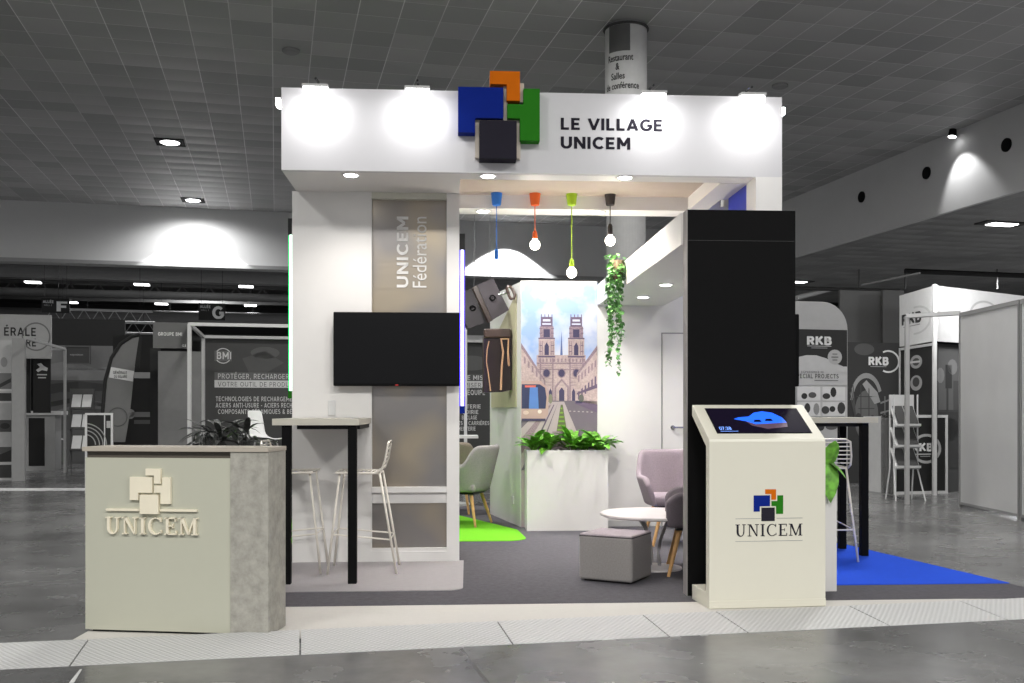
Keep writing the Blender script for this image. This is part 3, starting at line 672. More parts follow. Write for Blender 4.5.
obj('wall_panel', B().box(1.505, 3.0, 0, 0.08, 0.008, 2.50).box(0.715, 1.505, 0.006, 0.08, 0.008, 2.54), WHITE, t)
obj('skirting', B().box(1.57, 2.05, -0.012, 0, 0.008, 0.07), G(190), t)
dx = ux(662.3, VBK)
d = thing('lounge_door', 'flush white door with a lever handle in the lounge back wall', 'door', S(dx, VBK), TS)
obj('frame', B().box(-0.012, 0.0, -0.008, 0, 0.01, 2.012).box(0.0, 0.8, -0.008, 0, 2.0, 2.012), G(150), d)
lf = obj('leaf', B().box(0.004, 0.8, -0.006, 0, 0.012, 1.996), WHITE, d)
hx = ux(672.5, VBK)-dx
obj('handle', B().cyl((hx, -0.006, 1.03), (hx, -0.05, 1.03), 0.012).tube([(hx, -0.05, 1.03), (hx+0.13, -0.05, 1.03)], 0.009).cyl((hx, -0.006, 1.03), (hx, -0.012, 1.03), 0.025), CHROME, lf)
# angled side wall of the mural block (it follows the hall's own direction)
AW = S(0.715, VBK); AD = Vector((-math.sin(R(14.75)), math.cos(R(14.75)), 0)); AWA = R(14.75)
t = thing('angled_side_wall', 'white angled side wall left of the mural with display pieces hung on it', 'partition wall', AW, AWA)
obj('wall_panel', B().box(0.0, 0.06, 0.0, 1.36, 0.008, 2.53), WHITE, t)
lb_ = obj('backing_board', B().prism([(0.16, 1.24), (1.25, 1.24), (1.25, 1.95), (0.16, 2.42)], -0.012, 0.0, 'x'), paint(188, 182, 152), t); lb_['label'] = 'beige display board'
obj('socket', B().box(-0.012, 0, 0.28, 0.35, 0.22, 0.30), WHITE, t)
# wall-hung pieces (on the aisle side of the angled wall)
MV = paint(56, 48, 55, rough=0.5, noise=0.1); BRN = paint(66, 50, 44, rough=0.3, noise=0.15); COPR = paint(205, 160, 130, rough=0.3)
def slab(px_pts, Y, th, mat, edge_mat, name, parent):
    P0 = parent.location
    b = B(); pts = [AT(x, y, Y)-P0 for x, y in px_pts]
    n = len(pts); vs = [tuple(p) for p in pts]+[tuple(p+Vector((-0.02, th, 0))) for p in pts]
    b.add(vs, [tuple(range(n))], mat); b.add(vs, [tuple(range(n, 2*n))[::-1]]+[(i, n+i, n+(i+1) % n, (i+1) % n) for i in range(n)], edge_mat)
    return obj(name, b, None, parent)
def ringmesh(px, py, r, Y, parent, mat):
    c = AT(px, py, Y)-parent.location
    b = B().tube([c+Vector((r*math.cos(2*PI*i/16), -0.01, r*math.sin(2*PI*i/16))) for i in range(16)], r*0.28, 6, closed=True)
    return obj('ring', b, mat, parent)
P = AT(470, 300, 10.9)
t = thing('hanging_plaque', 'tilted dark plaque with a ring, partly behind the violet light tube', 'plaque', (P.x, P.y, P.z), 0)
slab([(463.5, 292), (473, 288), (484, 323), (468, 328.5), (463.5, 320)], 10.92, 0.05, MV, BRN, 'plate', t); ringmesh(472.5, 308, 0.025, 10.9, t, BLACK)
obj('hanger', B().tube([AT(474, 290, 10.95)-P, AT(474.5, 240, 10.95)-P, AT(474.5, 214, 10.95)-P], 0.003, 5), CHROME, t)
P = AT(490, 300, 10.6)
t = thing('hanging_plaque', 'tilted dark mauve square plaque with a ring, nearest the mural', 'plaque', (P.x, P.y, P.z), 0)
slab([(477, 285), (493, 278), (509, 310), (492.5, 320)], 10.6, 0.10, MV, BRN, 'plate', t)
slab([(473, 288), (477, 285), (493, 320), (489, 322.5)], 10.62, 0.06, BRN, BRN, 'edge_band', t); ringmesh(492.5, 298, 0.028, 10.56, t, BLACK)
obj('hanger', B().tube([AT(490, 280, 10.65)-P, AT(490, 240, 10.65)-P, AT(490, 214, 10.65)-P], 0.003, 5), CHROME, t)
P = AT(511, 294, 10.3)
t = thing('hanging_loop', 'dark brown loop hung beside the mural above the brown display case', 'loop', (P.x, P.y, P.z), 0)
obj('loop', B().tube([Vector((a, 0, c)) for a, c in ((-0.045, 0.06), (-0.02, -0.02), (0.0, -0.05), (0.03, -0.045), (0.04, -0.01), (0.015, 0.05), (-0.005, 0.075), (-0.03, 0.08))], 0.016, 8, closed=True), BRN, t, smooth=True)
obj('rod', B().cyl((-0.01, 0, 0.02), (-0.13, 0.03, 0.0), 0.012), CHROME, t)
obj('bracket', B().cyl((0.0, 0.0, -0.04), (-0.02, 0.1, -0.04), 0.006), CHROME, t)
P = AT(497, 360, 10.5)
t = thing('display_case', 'glossy dark brown display case with copper-coloured curved strips on the angled wall', 'display case', (P.x, P.y, P.z), 0)
GL = paint(44, 34, 32, rough=0.12, noise=0.2, scale=3)
slab([(484, 336), (511.5, 336), (511.5, 390), (502, 392), (484, 392.5)], 10.5, 0.14, GL, BRN, 'case', t)
b = B()
def cs(pts, r=0.011): b.tube([AT(x, y, 10.48)-P for x, y in pts], r, 6)
cs([(500.8, 390), (501.5, 370), (503, 352), (501, 339), (508.5, 339), (508, 352), (509, 366)], 0.012); cs([(490.5, 391), (488.5, 375), (486.5, 362), (487, 350), (489, 341)], 0.006)
obj('copper_strip', b, COPR, t)
obj('top_band', B().box(-0.14, 0.15, -0.03, 0.1, 0.23, 0.33), BRN, t, bevel=0.02)

sl_ = thing('wall_spotlight', 'spotlight clipped to the rear top edge of the wall block', 'spotlight', S(-0.25, VB+DB+0.02, HS+0.02), TS)
obj('housing', B().cyl((0, 0.06, -0.05), (0, 0.2, -0.1), 0.05, 0.06), SATIN, sl_); obj('arm', B().tube([(0, -0.02, 0.0), (0, 0.06, -0.05)], 0.012, 6), SATIN, sl_)
l = lamp('SPOT', 'wall_spot_beam', S(-0.25, VB+DB+0.25, HS-0.1), 75, (1, 0.99, 0.96), spot_size=R(95), spot_blend=0.5, shadow_soft_size=0.03); aim(l, (-0.1, 10.6, 0.9))
# mural
mur = thing('cathedral_mural', 'tall printed mural of a twin-towered cathedral street with a tram', 'mural', S(0.718, VBK+0.002), TS)
mw, mh = 0.785, 2.53
pm = Print(521.3, 280, 598.7, 528, mw, mh)
m_, n_2, L_2, bs_ = nodes_mat('clouded_sky_print'); tc_ = n_2.new('ShaderNodeTexCoord'); nz_ = n_2.new('ShaderNodeTexNoise'); nz_.inputs['Scale'].default_value = 3.2; nz_.inputs['Detail'].default_value = 5
L_2.new(tc_.outputs['Object'], nz_.inputs['Vector']); cr_ = n_2.new('ShaderNodeValToRGB'); cr_.color_ramp.elements[0].position = 0.4; cr_.color_ramp.elements[1].position = 0.6
cr_.color_ramp.elements[0].color = rgb(150, 176, 222); cr_.color_ramp.elements[1].color = rgb(208, 212, 226); L_2.new(nz_.outputs['Fac'], cr_.inputs[0]); L_2.new(cr_.outputs[0], bs_.inputs['Base Color']); bs_.inputs['Roughness'].default_value = 0.6
sky1 = m_; sky2 = paint(206, 210, 226); sky3 = paint(140, 168, 222)
pm.rect(521.3, 280, 598.7, 528, sky1).up()
pm.poly([(598.7, 340), (598.7, 341), (598, 341)], sky2) if True else pm.disc(556, 292, 30, 14, sky2).disc(532, 324, 10, 6, sky2).disc(582, 318, 9, 5, sky2).poly([(521.3, 280), (560, 280), (535, 306), (521.3, 300)], sky2).disc(590, 300, 8, 9, sky3).disc(527, 314, 6, 5, sky3).disc(592, 322, 6, 5, sky2).up()
st1 = paint(186, 166, 164, noise=0.22, scale=60); st2 = paint(146, 126, 136, noise=0.3, scale=80); st3 = paint(104, 88, 112); st4 = paint(66, 60, 92); road = paint(112, 102, 114); pave = paint(178, 164, 168)
# spire and nave
pm.poly([(561, 355), (563.6, 355), (562.4, 329)], paint(92, 108, 160)).up()
pm.rect(537, 354, 587, 413, st1).up()
for cx in (547.2, 577.3):
    pm.rect(cx-8.2, 337, cx+8.2, 357, st1); pm.rect(cx-7.0, 325, cx+7.0, 337.5, st2); pm.rect(cx-6.0, 315.5, cx+6, 325.5, st3)
pm.up()
for cx in (547.2, 577.3):
    for k in (-5.4, -1.8, 1.8, 5.4): pm.rect(cx+k-0.45, 312.8, cx+k+0.45, 316, st3)
    pm.rect(cx-3.2, 328, cx+3.2, 336, st4); pm.rect(cx-3.8, 318, cx+3.8, 320, sky2); pm.rect(cx-4.5, 322, cx+4.5, 323.4, sky2); pm.rect(cx-8.4, 336.5, cx+8.4, 337.8, st3)
    pm.poly([(cx-2.2, 354), (cx+2.2, 354), (cx+2.2, 345), (cx, 341), (cx-2.2, 345)], st4)
    for k in (-6.6, -4.6, 4.6, 6.6): pm.rect(cx+k-0.5, 340, cx+k+0.5, 354, st2)
    pm.rect(cx-8.6, 354.6, cx+8.6, 356.4, st3)
pm.rect(537, 361.5, 587, 363, st2).rect(537, 368, 587, 369, st2)
for k in range(13): pm.rect(539+k*3.8, 357.5, 540.6+k*3.8, 361, st2)
for cx in (547, 562.4, 577.6): pm.disc(cx, 372.2, 4.2, 4.8, st2)
pm.poly([(555, 400), (570, 400), (570, 386), (562.5, 377.5), (555, 386)], st2)
for x in (541, 553.5, 571, 584): pm.rect(x-0.7, 357, x+0.7, 400, st2)
pm.up()
for cx in (547, 562.4, 577.6): pm.disc(cx, 372.2, 3.2, 3.8, st4)
pm.poly([(557, 400), (568, 400), (568, 387), (562.5, 380), (557, 387)], st1)
pm.up()
pm.poly([(559.8, 400), (565.2, 400), (565.2, 390), (562.5, 386.5), (559.8, 390)], st4)
for cx in (574.6, 551): pm.poly([(cx-1.6, 400), (cx+1.6, 400), (cx+1.6, 391), (cx, 387.5), (cx-1.6, 391)], st4)
pm.up()
# side buildings
for cx in (547.2, 577.3):
    for yy in (327, 331.5, 344, 350): pm.rect(cx-7.4, yy, cx-4.6, yy+0.7, st3).rect(cx+4.6, yy, cx+7.4, yy+0.7, st3)
for yy in (364.5, 366.5, 377, 381, 384): pm.rect(539, yy, 553, yy+0.5, st2).rect(571.5, yy, 585, yy+0.5, st2)
pm.poly([(521.3, 342), (545, 378), (550, 400), (521.3, 412)], st1).poly([(598.7, 344), (578, 372), (576, 403), (598.7, 412)], st1)
pm.rect(521.3, 400, 598.7, 528, road).up()
pm.poly([(521.3, 342), (545, 378), (545, 381), (521.3, 347)], st2).poly([(598.7, 344), (578, 372), (578, 375), (598.7, 349)], st2)
for k in range(6):
    x = 524+k*4; y = 355+k*4.5; pm.poly([(x, y), (x+1.8, y+2), (x+1.8, y+8), (x, y+7)], st2)
    x = 596-k*3.4; y = 360+k*3; pm.poly([(x, y), (x+1.6, y-1.5), (x+1.6, y+6), (x, y+6.5)], st2)
    pm.poly([(x, y+16), (x+1.6, y+15), (x+1.6, y+24), (x, y+24)], st3)
pm.poly([(598.7, 383), (578, 392), (578, 394), (598.7, 387)], st3).poly([(598.7, 412), (576, 403), (576, 400), (598.7, 404)], st3)
# paving with planted bed
pm.poly([(521.3, 428), (548, 401), (559, 401), (540, 448), (530, 528), (521.3, 528)], pave).poly([(559, 401), (565, 401), (585, 448), (590, 528), (535, 528), (545, 440)], pave).up()
pm.poly([(521.3, 455), (527, 444), (552, 404), (550, 404), (521.3, 438)], st2).poly([(521.3, 470), (540, 432), (554, 404), (555, 404), (524, 470)], st3)
pm.poly([(561.5, 404), (563.5, 404), (568, 432), (557, 432)], paint(96, 104, 70)).up()
for k in range(6):
    y = 407+k*4.3; wk = 0.8+k*0.75; pm.rect(562.3-wk, y, 562.3+wk, y+1.6, paint(120, 158, 60))
pm.rect(553, 431, 571, 433, st2)
for k in range(6): pm.rect(570+k*4.4, 410+0.2*k, 572+k*4.4, 411+0.2*k, pave)
pm.disc(582.5, 397.5, 2.6, 4, paint(100, 100, 96)).rect(577, 400, 583, 402.5, st4)
pm.disc(551, 398, 2, 5, paint(130, 130, 110))
# tram
pm.up()
pm.poly([(521.3, 380), (541, 380), (547, 386), (549, 396), (548.6, 414), (544, 420), (521.3, 420)], paint(186, 158, 150)).up()
pm.poly([(521.8, 383.5), (540, 383.5), (545.5, 387), (547, 397), (546, 408), (521.8, 408)], paint(52, 58, 92)).up()
pm.poly([(530, 386.5), (538, 386.5), (539, 408), (529, 408)], paint(88, 128, 196)).rect(525, 384.6, 536, 386.6, paint(220, 110, 90)).rect(521.8, 418, 546, 420.5, st4).disc(540, 411, 2, 2, paint(230, 220, 210)).disc(526, 412, 3, 2, paint(215, 190, 180))
pm.done('print', mur, -0.002)
obj('panel', B().box(0, mw, -0.001, 0.0, 0.008, mh), WHITE, mur)
ml = lamp('SPOT', 'mural_wash', S(1.1, VBK-0.55, 2.9), 42, (1, 0.98, 0.96), spot_size=R(110), spot_blend=0.5, shadow_soft_size=0.05); aim(ml, S(1.1, VBK, 2.2))

# ------------------------------------------------------------------ plants
def leaf(b, base, d, up_, length, width, droop, mat=None, n=5):
    d = Vector(d).normalized(); side = d.cross(Vector((0, 0, 1)))
    side = side.normalized() if side.length > 1e-3 else Vector((1, 0, 0))
    vs = []; p = Vector(base); dirv = (d+Vector((0, 0, up_))).normalized()
    for i in range(n+1):
        t = i/n; wd = width*math.sin(PI*min(1, 0.12+t*0.88))**0.8*(1 if t < 1 else 0)
        vs += [p-side*wd/2+Vector((0, 0, wd*0.15)), p.copy(), p+side*wd/2+Vector((0, 0, wd*0.15))]
        dirv = (dirv+Vector((0, 0, -droop/n))).normalized(); p = p+dirv*length/n
    fs = []
    for i in range(n): k = i*3; fs += [(k, k+1, k+4, k+3), (k+1, k+2, k+5, k+4)]
    b.add(vs, fs, mat)
def leafmat(r, g, b_, rough=0.4):
    m, n, L, bs = nodes_mat('leaf'); tc = n.new('ShaderNodeTexCoord'); nz = n.new('ShaderNodeTexNoise'); nz.inputs['Scale'].default_value = 18
    L.new(tc.outputs['Object'], nz.inputs['Vector']); mx = n.new('ShaderNodeMix'); mx.data_type = 'RGBA'; c = rgb(r, g, b_)
    cr = n.new('ShaderNodeValToRGB'); cr.color_ramp.elements[0].position = 0.35; cr.color_ramp.elements[1].position = 0.65; L.new(nz.outputs['Fac'], cr.inputs[0])
    mx.inputs['A'].default_value = [x*0.55 for x in c[:3]]+[1]; mx.inputs['B'].default_value = [min(1, x*1.45) for x in c[:3]]+[1]
    L.new(cr.outputs[0], mx.inputs['Factor']); L.new(mx.outputs['Result'], bs.inputs['Base Color']); bs.inputs['Roughness'].default_value = rough
    return m
LEAF = leafmat(104, 168, 52); IVY = leafmat(96, 150, 82); DLEAF = leafmat(60, 62, 60); LEAFD = leafmat(70, 130, 36)
def planter(label, u0, u1, v0, v1, h):
    t = thing('planter_box', label, 'planter', S((u0+u1)/2, v0), TS)
    w2 = (u1-u0)/2; D = v1-v0; b = B()
    b.box(-w2, w2, 0, 0.018, 0.008, h).box(-w2, w2, D-0.018, D, 0.008, h).box(-w2, -w2+0.018, 0.018, D-0.018, 0.008, h).box(w2-0.018, w2, 0.018, D-0.018, 0.008, h)
    obj('box', b, WHITE, t); obj('soil', B().box(-w2+0.018, w2-0.018, 0.018, D-0.018, 0.4, h-0.03), paint(50, 40, 32, rough=0.95), t)
planter('white planter box filled with leafy plants in front of the mural', 0.752, 1.565, 9.86, 10.185, 0.81)
planter('narrow white planter box standing behind the right side of the kiosk', 2.25, 2.545, 6.44, 7.15, 0.80)
def bushy(loc, seed, n, L0, L1, wd, mat, label, cat='plant', group=None, up0=0.4, up1=1.6, name='leafy_plant', droop=1.2):
    rnd = random.Random(seed); t = thing(name, label, cat, loc, 0, group); b = B(); st = B()
    for i in range(n):
        a = 2*PI*i/n*2.4+rnd.uniform(-.3, .3); r = rnd.uniform(0.0, 0.03); bs = Vector((r*math.cos(a), r*math.sin(a), 0.0))
        hh = rnd.uniform(0.02, 0.10)*(L1/0.25); tip = bs+Vector((math.cos(a)*0.02, math.sin(a)*0.02, hh)); st.cyl(bs, tip, 0.004, 0.003, 5)
        leaf(b, tip, (math.cos(a), math.sin(a), 0), rnd.uniform(up0, up1), rnd.uniform(L0, L1), wd*rnd.uniform(.8, 1.2), rnd.uniform(0.5, 1.0)*droop)
    obj('leaves', b, mat, t, smooth=True); obj('stems', st, mat, t)
    return t
labs = ['leafy green plant at the left end of the mural planter', 'leafy green plant second from the left in the mural planter', 'tallest leafy plant in the middle of the mural planter', 'leafy green plant drooping over the planter right of its middle', 'leafy green plant at the right end of the mural planter']
for i, (px, n_, L1) in enumerate([(534, 12, 0.22), (548, 13, 0.2), (572, 16, 0.25), (584, 12, 0.19), (600, 12, 0.2)]):
    bushy(S(ux(px, 10.0), 9.98, 0.78), 20+i, n_+8, 0.18, L1*1.35, 0.075, LEAF, labs[i], 'plant', 'plants in the mural planter')
b_ = bushy(S(2.45, 6.60, 0.77), 5, 9, 0.08, 0.13, 0.07, LEAFD, 'green leafy plant in the narrow planter behind the kiosk', 'plant')
b2 = B()
for (x0, y0, z0, dx_, dy_, up_, ln, wd_) in ((0.05, -0.16, 0.06, 0.05, -0.3, 3.0, 0.2, 0.11), (0.045, -0.16, 0.10, 0.05, -1.0, -4.0, 0.28, 0.13), (0.05, -0.15, 0.09, 1.0, -0.6, -0.5, 0.16, 0.07), (0.06, -0.03, 0.05, 1, -0.3, -0.8, 0.17, 0.06), (0.05, -0.02, 0.10, 1, -0.1, 0.1, 0.16, 0.02)):
    leaf(b2, (x0, y0, z0), (dx_, dy_, 0), up_, ln, wd_, 0.6)
obj('trailing_leaves', b2, LEAF, b_, smooth=True)
# ivy on the canopy
iu = 1.50; IV = S(iu, 8.55, 2.50)
t = thing('hanging_ivy', 'green trailing ivy hanging from a pot on the canopy edge', 'hanging plant', IV, TS)
obj('pot', B().lathe([(0.045, -0.17), (0.06, -0.02), (0.064, 0.0)], 16, None, (-0.065, 0, 0)), paint(108, 88, 70), t)
b = B(); st = B(); rnd = random.Random(3)
for k in range(9):
    a = 2*PI*k/9; x = -0.085+0.05*math.cos(a); y = 0.05*math.sin(a); ln = [0.95, 0.62, 0.5, 0.85, 0.78, 0.4, 0.9, 0.55, 0.7][k]; pts = []
    z = 0.0
    while z > -ln:
        x += rnd.uniform(-.012, .012); y += rnd.uniform(-.01, .01); x = min(-0.03, max(-0.15, x)); pts.append(Vector((x, y, z))); z -= 0.03
        for j in range(3 if z > -0.25 else 2):
            aa = rnd.uniform(0, 2*PI); leaf(b, (x, y, z+rnd.uniform(-.01, .01)), (math.cos(aa), math.sin(aa), 0), rnd.uniform(-.5, .5), rnd.uniform(.03, .05), rnd.uniform(.028, .042), 1.2, n=3)
    st.tube(pts, 0.0025, 5)
for j in range(110):
    aa = rnd.uniform(0, 2*PI); rr = 0.075*math.sqrt(rnd.random()); leaf(b, (-0.07+rr*math.cos(aa), rr*math.sin(aa), rnd.uniform(-.2, .06)), (math.cos(aa), math.sin(aa), 0), rnd.uniform(-.5, .8), 0.045, 0.038, 1.0, n=3)
obj('leaves', b, IVY, t, smooth=True); obj('stems', st, IVY, t)

# ------------------------------------------------------------------ armchairs, ottoman, table
FAB = fabric_mat(150, 138, 146); FABG = fabric_mat(150, 146, 146); FABB = fabric_mat(150, 138, 128); PUFF = fabric_mat(158, 154, 152)
def armchair(label, loc, rz, mat, dark=None):
    """faces local -y"""
    t = thing('armchair', label, 'armchair', loc, rz, 'upholstered tub chairs on wooden legs')
    b = B(); nt_, nz_ = 28, 7; vs = []; fs = []
    for i in range(nt_+1):
        s = -1+2*i/nt_; a = s*R(128)           # 0 at the back
        bk = max(0, math.cos(a*0.72))
        k_ = min(1, max(0, (R(84)-abs(a))/R(34))); top = 0.62+0.225*k_*k_*(3-2*k_)
        if abs(s) > 0.90: top -= ((abs(s)-0.90)/0.1)**2*0.07
        for j in range(nz_+1):
            f = j/nz_; z = 0.36+(top-0.36)*f
            rx = 0.235+0.085*f; ry = 0.225+0.07*f+0.05*f*bk
            x = math.copysign(abs(math.sin(a))**0.8, math.sin(a))*rx; y = math.copysign(abs(math.cos(a))**0.8, math.cos(a))*ry
            if abs(a) > R(90):
                g_ = (abs(a)-R(90))/R(38); x = math.copysign(rx*(1-0.06*g_), a); y = -0.275*g_
            vs.append((x, y, z))
    for i in range(nt_):
        for j in range(nz_): k = i*(nz_+1)+j; fs.append((k, k+nz_+1, k+nz_+2, k+1))
    b.add(vs, fs); obj('shell', b, dark or mat, t, smooth=True, solid=0.055, subsurf=1)
    obj('seat', B().box(-0.245, 0.245, -0.27, 0.2, 0.36, 0.455), mat, t, bevel=0.035, smooth=True)
    obj('under_frame', B().box(-0.19, 0.19, -0.2, 0.17, 0.335, 0.36), SATIN, t)
    for sx in (-1, 1):
        for sy in (-1, 1):
            obj('leg', B().cyl((sx*0.15, sy*0.15-0.02, 0.345), (sx*0.25, sy*0.235-0.02, 0.008), 0.02, 0.012, 12), WOOD, t, smooth=False)
    return t
def arm_copy(src, label, loc, rz): return dup(src, loc, rz, label)
armchair('mauve-grey tub armchair facing forward behind the round table', (1.47, 9.02, 0), R(4), FAB)
armchair('dark grey tub armchair cut off by the black pillar', (1.41, 7.36, 0), R(-98), fabric_mat(112, 104, 110))
armchair('light grey tub armchair on the green carpet beside the angled wall', (-0.50, 10.45, 0.005), R(-108), FABG)
armchair('beige-grey tub armchair farthest back on the green carpet', (-0.62, 11.75, 0.0), R(178-25), FABB)
# ottoman
t = thing('ottoman', 'square grey upholstered ottoman beside the round table', 'ottoman', (0.822, 6.811, 0), R(-28.2))
obj('body', B().box(-0.40, 0.0, 0.0, 0.385, 0.02, 0.33), PUFF, t, bevel=0.018, smooth=False)
obj('top_cushion', B().box(-0.397, -0.003, 0.003, 0.382, 0.318, 0.342), fabric_mat(168, 158, 164), t, bevel=0.01)
obj('piping', B().tube([(-0.396, 0.004, 0.326), (-0.004, 0.004, 0.326), (-0.004, 0.381, 0.326), (-0.396, 0.381, 0.326)], 0.005, 6, closed=True), fabric_mat(84, 80, 82), t)
obj('foot', B().box(-0.37, -0.03, 0.03, 0.355, 0.008, 0.02), SATIN, t)
# round table
t = thing('round_coffee_table', 'low round grey-white coffee table with curved metal legs', 'coffee table', (1.085, 7.55, 0), 0)
obj('tabletop', B().lathe([(0.0, 0.405), (0.40, 0.405), (0.417, 0.412), (0.417, 0.425), (0.41, 0.43), (0.0, 0.43)], 48), paint(205, 198, 198, rough=0.35), t)
for k in range(4):
    a = R(35+90*k); c, s_ = math.cos(a), math.sin(a)
    obj('leg', B().tube([(c*0.17, s_*0.17, 0.405), (c*0.11, s_*0.11, 0.33), (c*0.055, s_*0.055, 0.22), (c*0.035, s_*0.035, 0.12), (c*0.05, s_*0.05, 0.03)], 0.012, 8), paint(176, 172, 172, rough=0.35), t, smooth=True)
obj('base', B().lathe([(0.205, 0.008), (0.2, 0.02), (0.06, 0.035), (0.0, 0.036)], 36), paint(210, 205, 205, rough=0.35), t)

# ------------------------------------------------------------------ bar tables and stools
def bar_table(label, u0, u1, v0, v1, h, legs, bracket):
    t = thing('bar_table', label, 'bar table', S(u0, v0), TS, 'high bar tables fixed to the walls')
    W, D = u1-u0, v1-v0
    obj('tabletop', B().box(0, W, 0, D, h-0.045, h), paint(196, 192, 180, rough=0.45), t, bevel=0.002)
    obj('under_bracket', B().box(*bracket, h-0.075, h-0.045), SATIN, t)
    for x, y in legs: obj('leg', B().box(x-0.03, x+0.03, y-0.03, y+0.03, 0.012, h-0.045), BLACK, t, bevel=0.004)
u0t = ux(272, 6.87); u1t = ux(359, 6.87)
bar_table('high bar table with black legs between two white stools at left', u0t, u1t, 6.87, VB-0.013, 1.147, [(ux(287, 6.93)-u0t, 0.05), (ux(352.7, 6.93)-u0t, 0.05)], (0.14, u1t-u0t-0.01, 0.18, 0.98))
bar_table('high bar table with black legs on the blue carpet at right', 2.665, 3.48, 7.93, 8.5, 1.147, [(3.385-2.665, 0.06), (3.37-2.665, 0.48)], (0.1, 0.75, 0.1, 0.45))
def stool(label, loc, rz):
    """wire bar stool, sitter faces local -y"""
    t = thing('wire_bar_stool', label, 'bar stool', loc, rz, 'white wire bar stools')
    Wm = paint(228, 222, 212, rough=0.35); w2 = 0.2
    fr = [(-w2, -0.19, 0.75), (w2, -0.19, 0.75), (w2, 0.09, 0.745), (w2, 0.14, 0.77), (w2*0.98, 0.165, 0.84), (w2*0.9, 0.185, 0.955), (w2*0.7, 0.19, 0.975), (-w2*0.7, 0.19, 0.975), (-w2*0.9, 0.185, 0.955), (-w2*0.98, 0.165, 0.84), (-w2, 0.14, 0.77), (-w2, 0.09, 0.745)]
    obj('seat_frame', B().tube(fr, 0.008, 8, closed=True), Wm, t)
    b = B()
    for k in range(9):
        y = -0.16+0.03*k; b.cyl((-w2, y, 0.744), (w2, y, 0.744), 0.004, n=6)
    for k in range(6):
        f = k/5; b.cyl((-w2*(0.98-0.07*f), 0.145+0.04*f, 0.785+0.165*f), (w2*(0.98-0.07*f), 0.145+0.04*f, 0.785+0.165*f), 0.0045, n=6)
    obj('seat_wires', b, Wm, t)
    lg = {}
    for sx in (-1, 1):
        for sy in (-1, 1):
            top = Vector((sx*0.17, sy*0.145-0.02, 0.742)); ft = Vector((sx*0.215, sy*0.25, 0.012)); lg[(sx, sy)] = (top, ft)
            obj('leg', B().cyl(ft, top, 0.0095, 0.0085, 10), Wm, t, smooth=True)
    def on(sx, sy, z): a, c = lg[(sx, sy)]; return c+(a-c)*((z-c.z)/(a.z-c.z))
    obj('foot_rail', B().tube([on(-1, -1, .30), on(1, -1, .30), on(1, 1, .26), on(-1, 1, .26)], 0.006, 8, closed=True), Wm, t)
    obj('under_rail', B().tube([lg[(-1, -1)][0], lg[(1, -1)][0], lg[(1, 1)][0], lg[(-1, 1)][0]], 0.007, 8, closed=True), Wm, t)
    return t
s0 = stool('white wire bar stool right of the left bar table, backrest towards the metal recess', (-1.105, 7.46, 0), R(-90)+TS)
dup(s0, (-1.66, 7.47, 0), R(90)+TS, 'white wire bar stool left of the left bar table, half hidden by its leg')
dup(s0, (2.49, 8.06, 0.001), R(180)+TS, 'white wire bar stool on the blue carpet behind the kiosk')

# right side wall with its television
tag(obj('side_partition_wall', B().box(2.52, 2.655, 0, 1.2, 0.013, 2.5), WHITE, loc=S(0, 7.68), rz=TS), 'white side wall behind the black pillar carrying the right-hand television', 'partition wall')
television('black television seen edge-on beside the black pillar', S(2.757, 8.24, 1.395), TS+R(90))
led('blue light tube at the back of the right side wall', 2.69, 8.86, 1.3, 2.75, (110, 120, 255), 3.0, BLUE)

# ------------------------------------------------------------------ reception counter
c0 = Vector((-2.309, 5.381, 0)); c1 = Vector((-1.286, 5.253, 0)); ca = math.atan2(c1.y-c0.y, c1.x-c0.x); CW = (c1-c0).length
t = thing('reception_counter', 'pale green-grey reception counter with stone-look end and raised cream lettering', 'counter', c0, ca)
fw = CW*0.797; HC = 1.003
CGREEN = paint(186, 186, 170, rough=0.45, noise=0.01)
obj('front_panel', B().box(0, fw, 0.006, 0.255, 0.02, HC-0.055), CGREEN, t)
obj('shadow_gap', B().box(0.004, fw, 0.02, 0.255, HC-0.055, HC-0.02), paint(84, 78, 70), t)
obj('stone_end', B().box(fw, CW, -0.0, 0.262, 0.012, HC-0.02), CONC, t, bevel=0.001)
obj('countertop', B().box(-0.012, CW+0.003, -0.008, 0.267, HC-0.02, HC+0.004), paint(176, 168, 156, rough=0.5), t, bevel=0.002)
obj('plinth', B().box(0.03, CW-0.03, 0.03, 0.24, 0.006, 0.02), SATIN, t)
def kx(px): return (px-84.9)/(268.5-84.9)*CW      # along the counter front
def kz(py): return 1.2+(HOR-py)*5.33/FPX+(-0.005)
CREAM = paint(236, 228, 206, rough=0.5)
lx = lambda a: kx(131.7+(a-LB[0])/(LB[2]-LB[0])*40.9); lz = lambda c: kz(467.7+(c-LB[1])/(LB[3]-LB[1])*45.1)
logo_parts(lx, lz, 0.006, 0.018, {'blue': CREAM, 'orange': CREAM, 'green': CREAM, 'grey': CREAM}, t, (kx(107), kx(199.5), kz(533.5), kz(516.5)), CREAM)
obj('rule_line', B().box(kx(107), kx(141), -0.008, 0.006, kz(510.3), kz(508.2)).box(kx(162), kx(198.5), -0.008, 0.006, kz(510.3), kz(508.2)), CREAM, t)

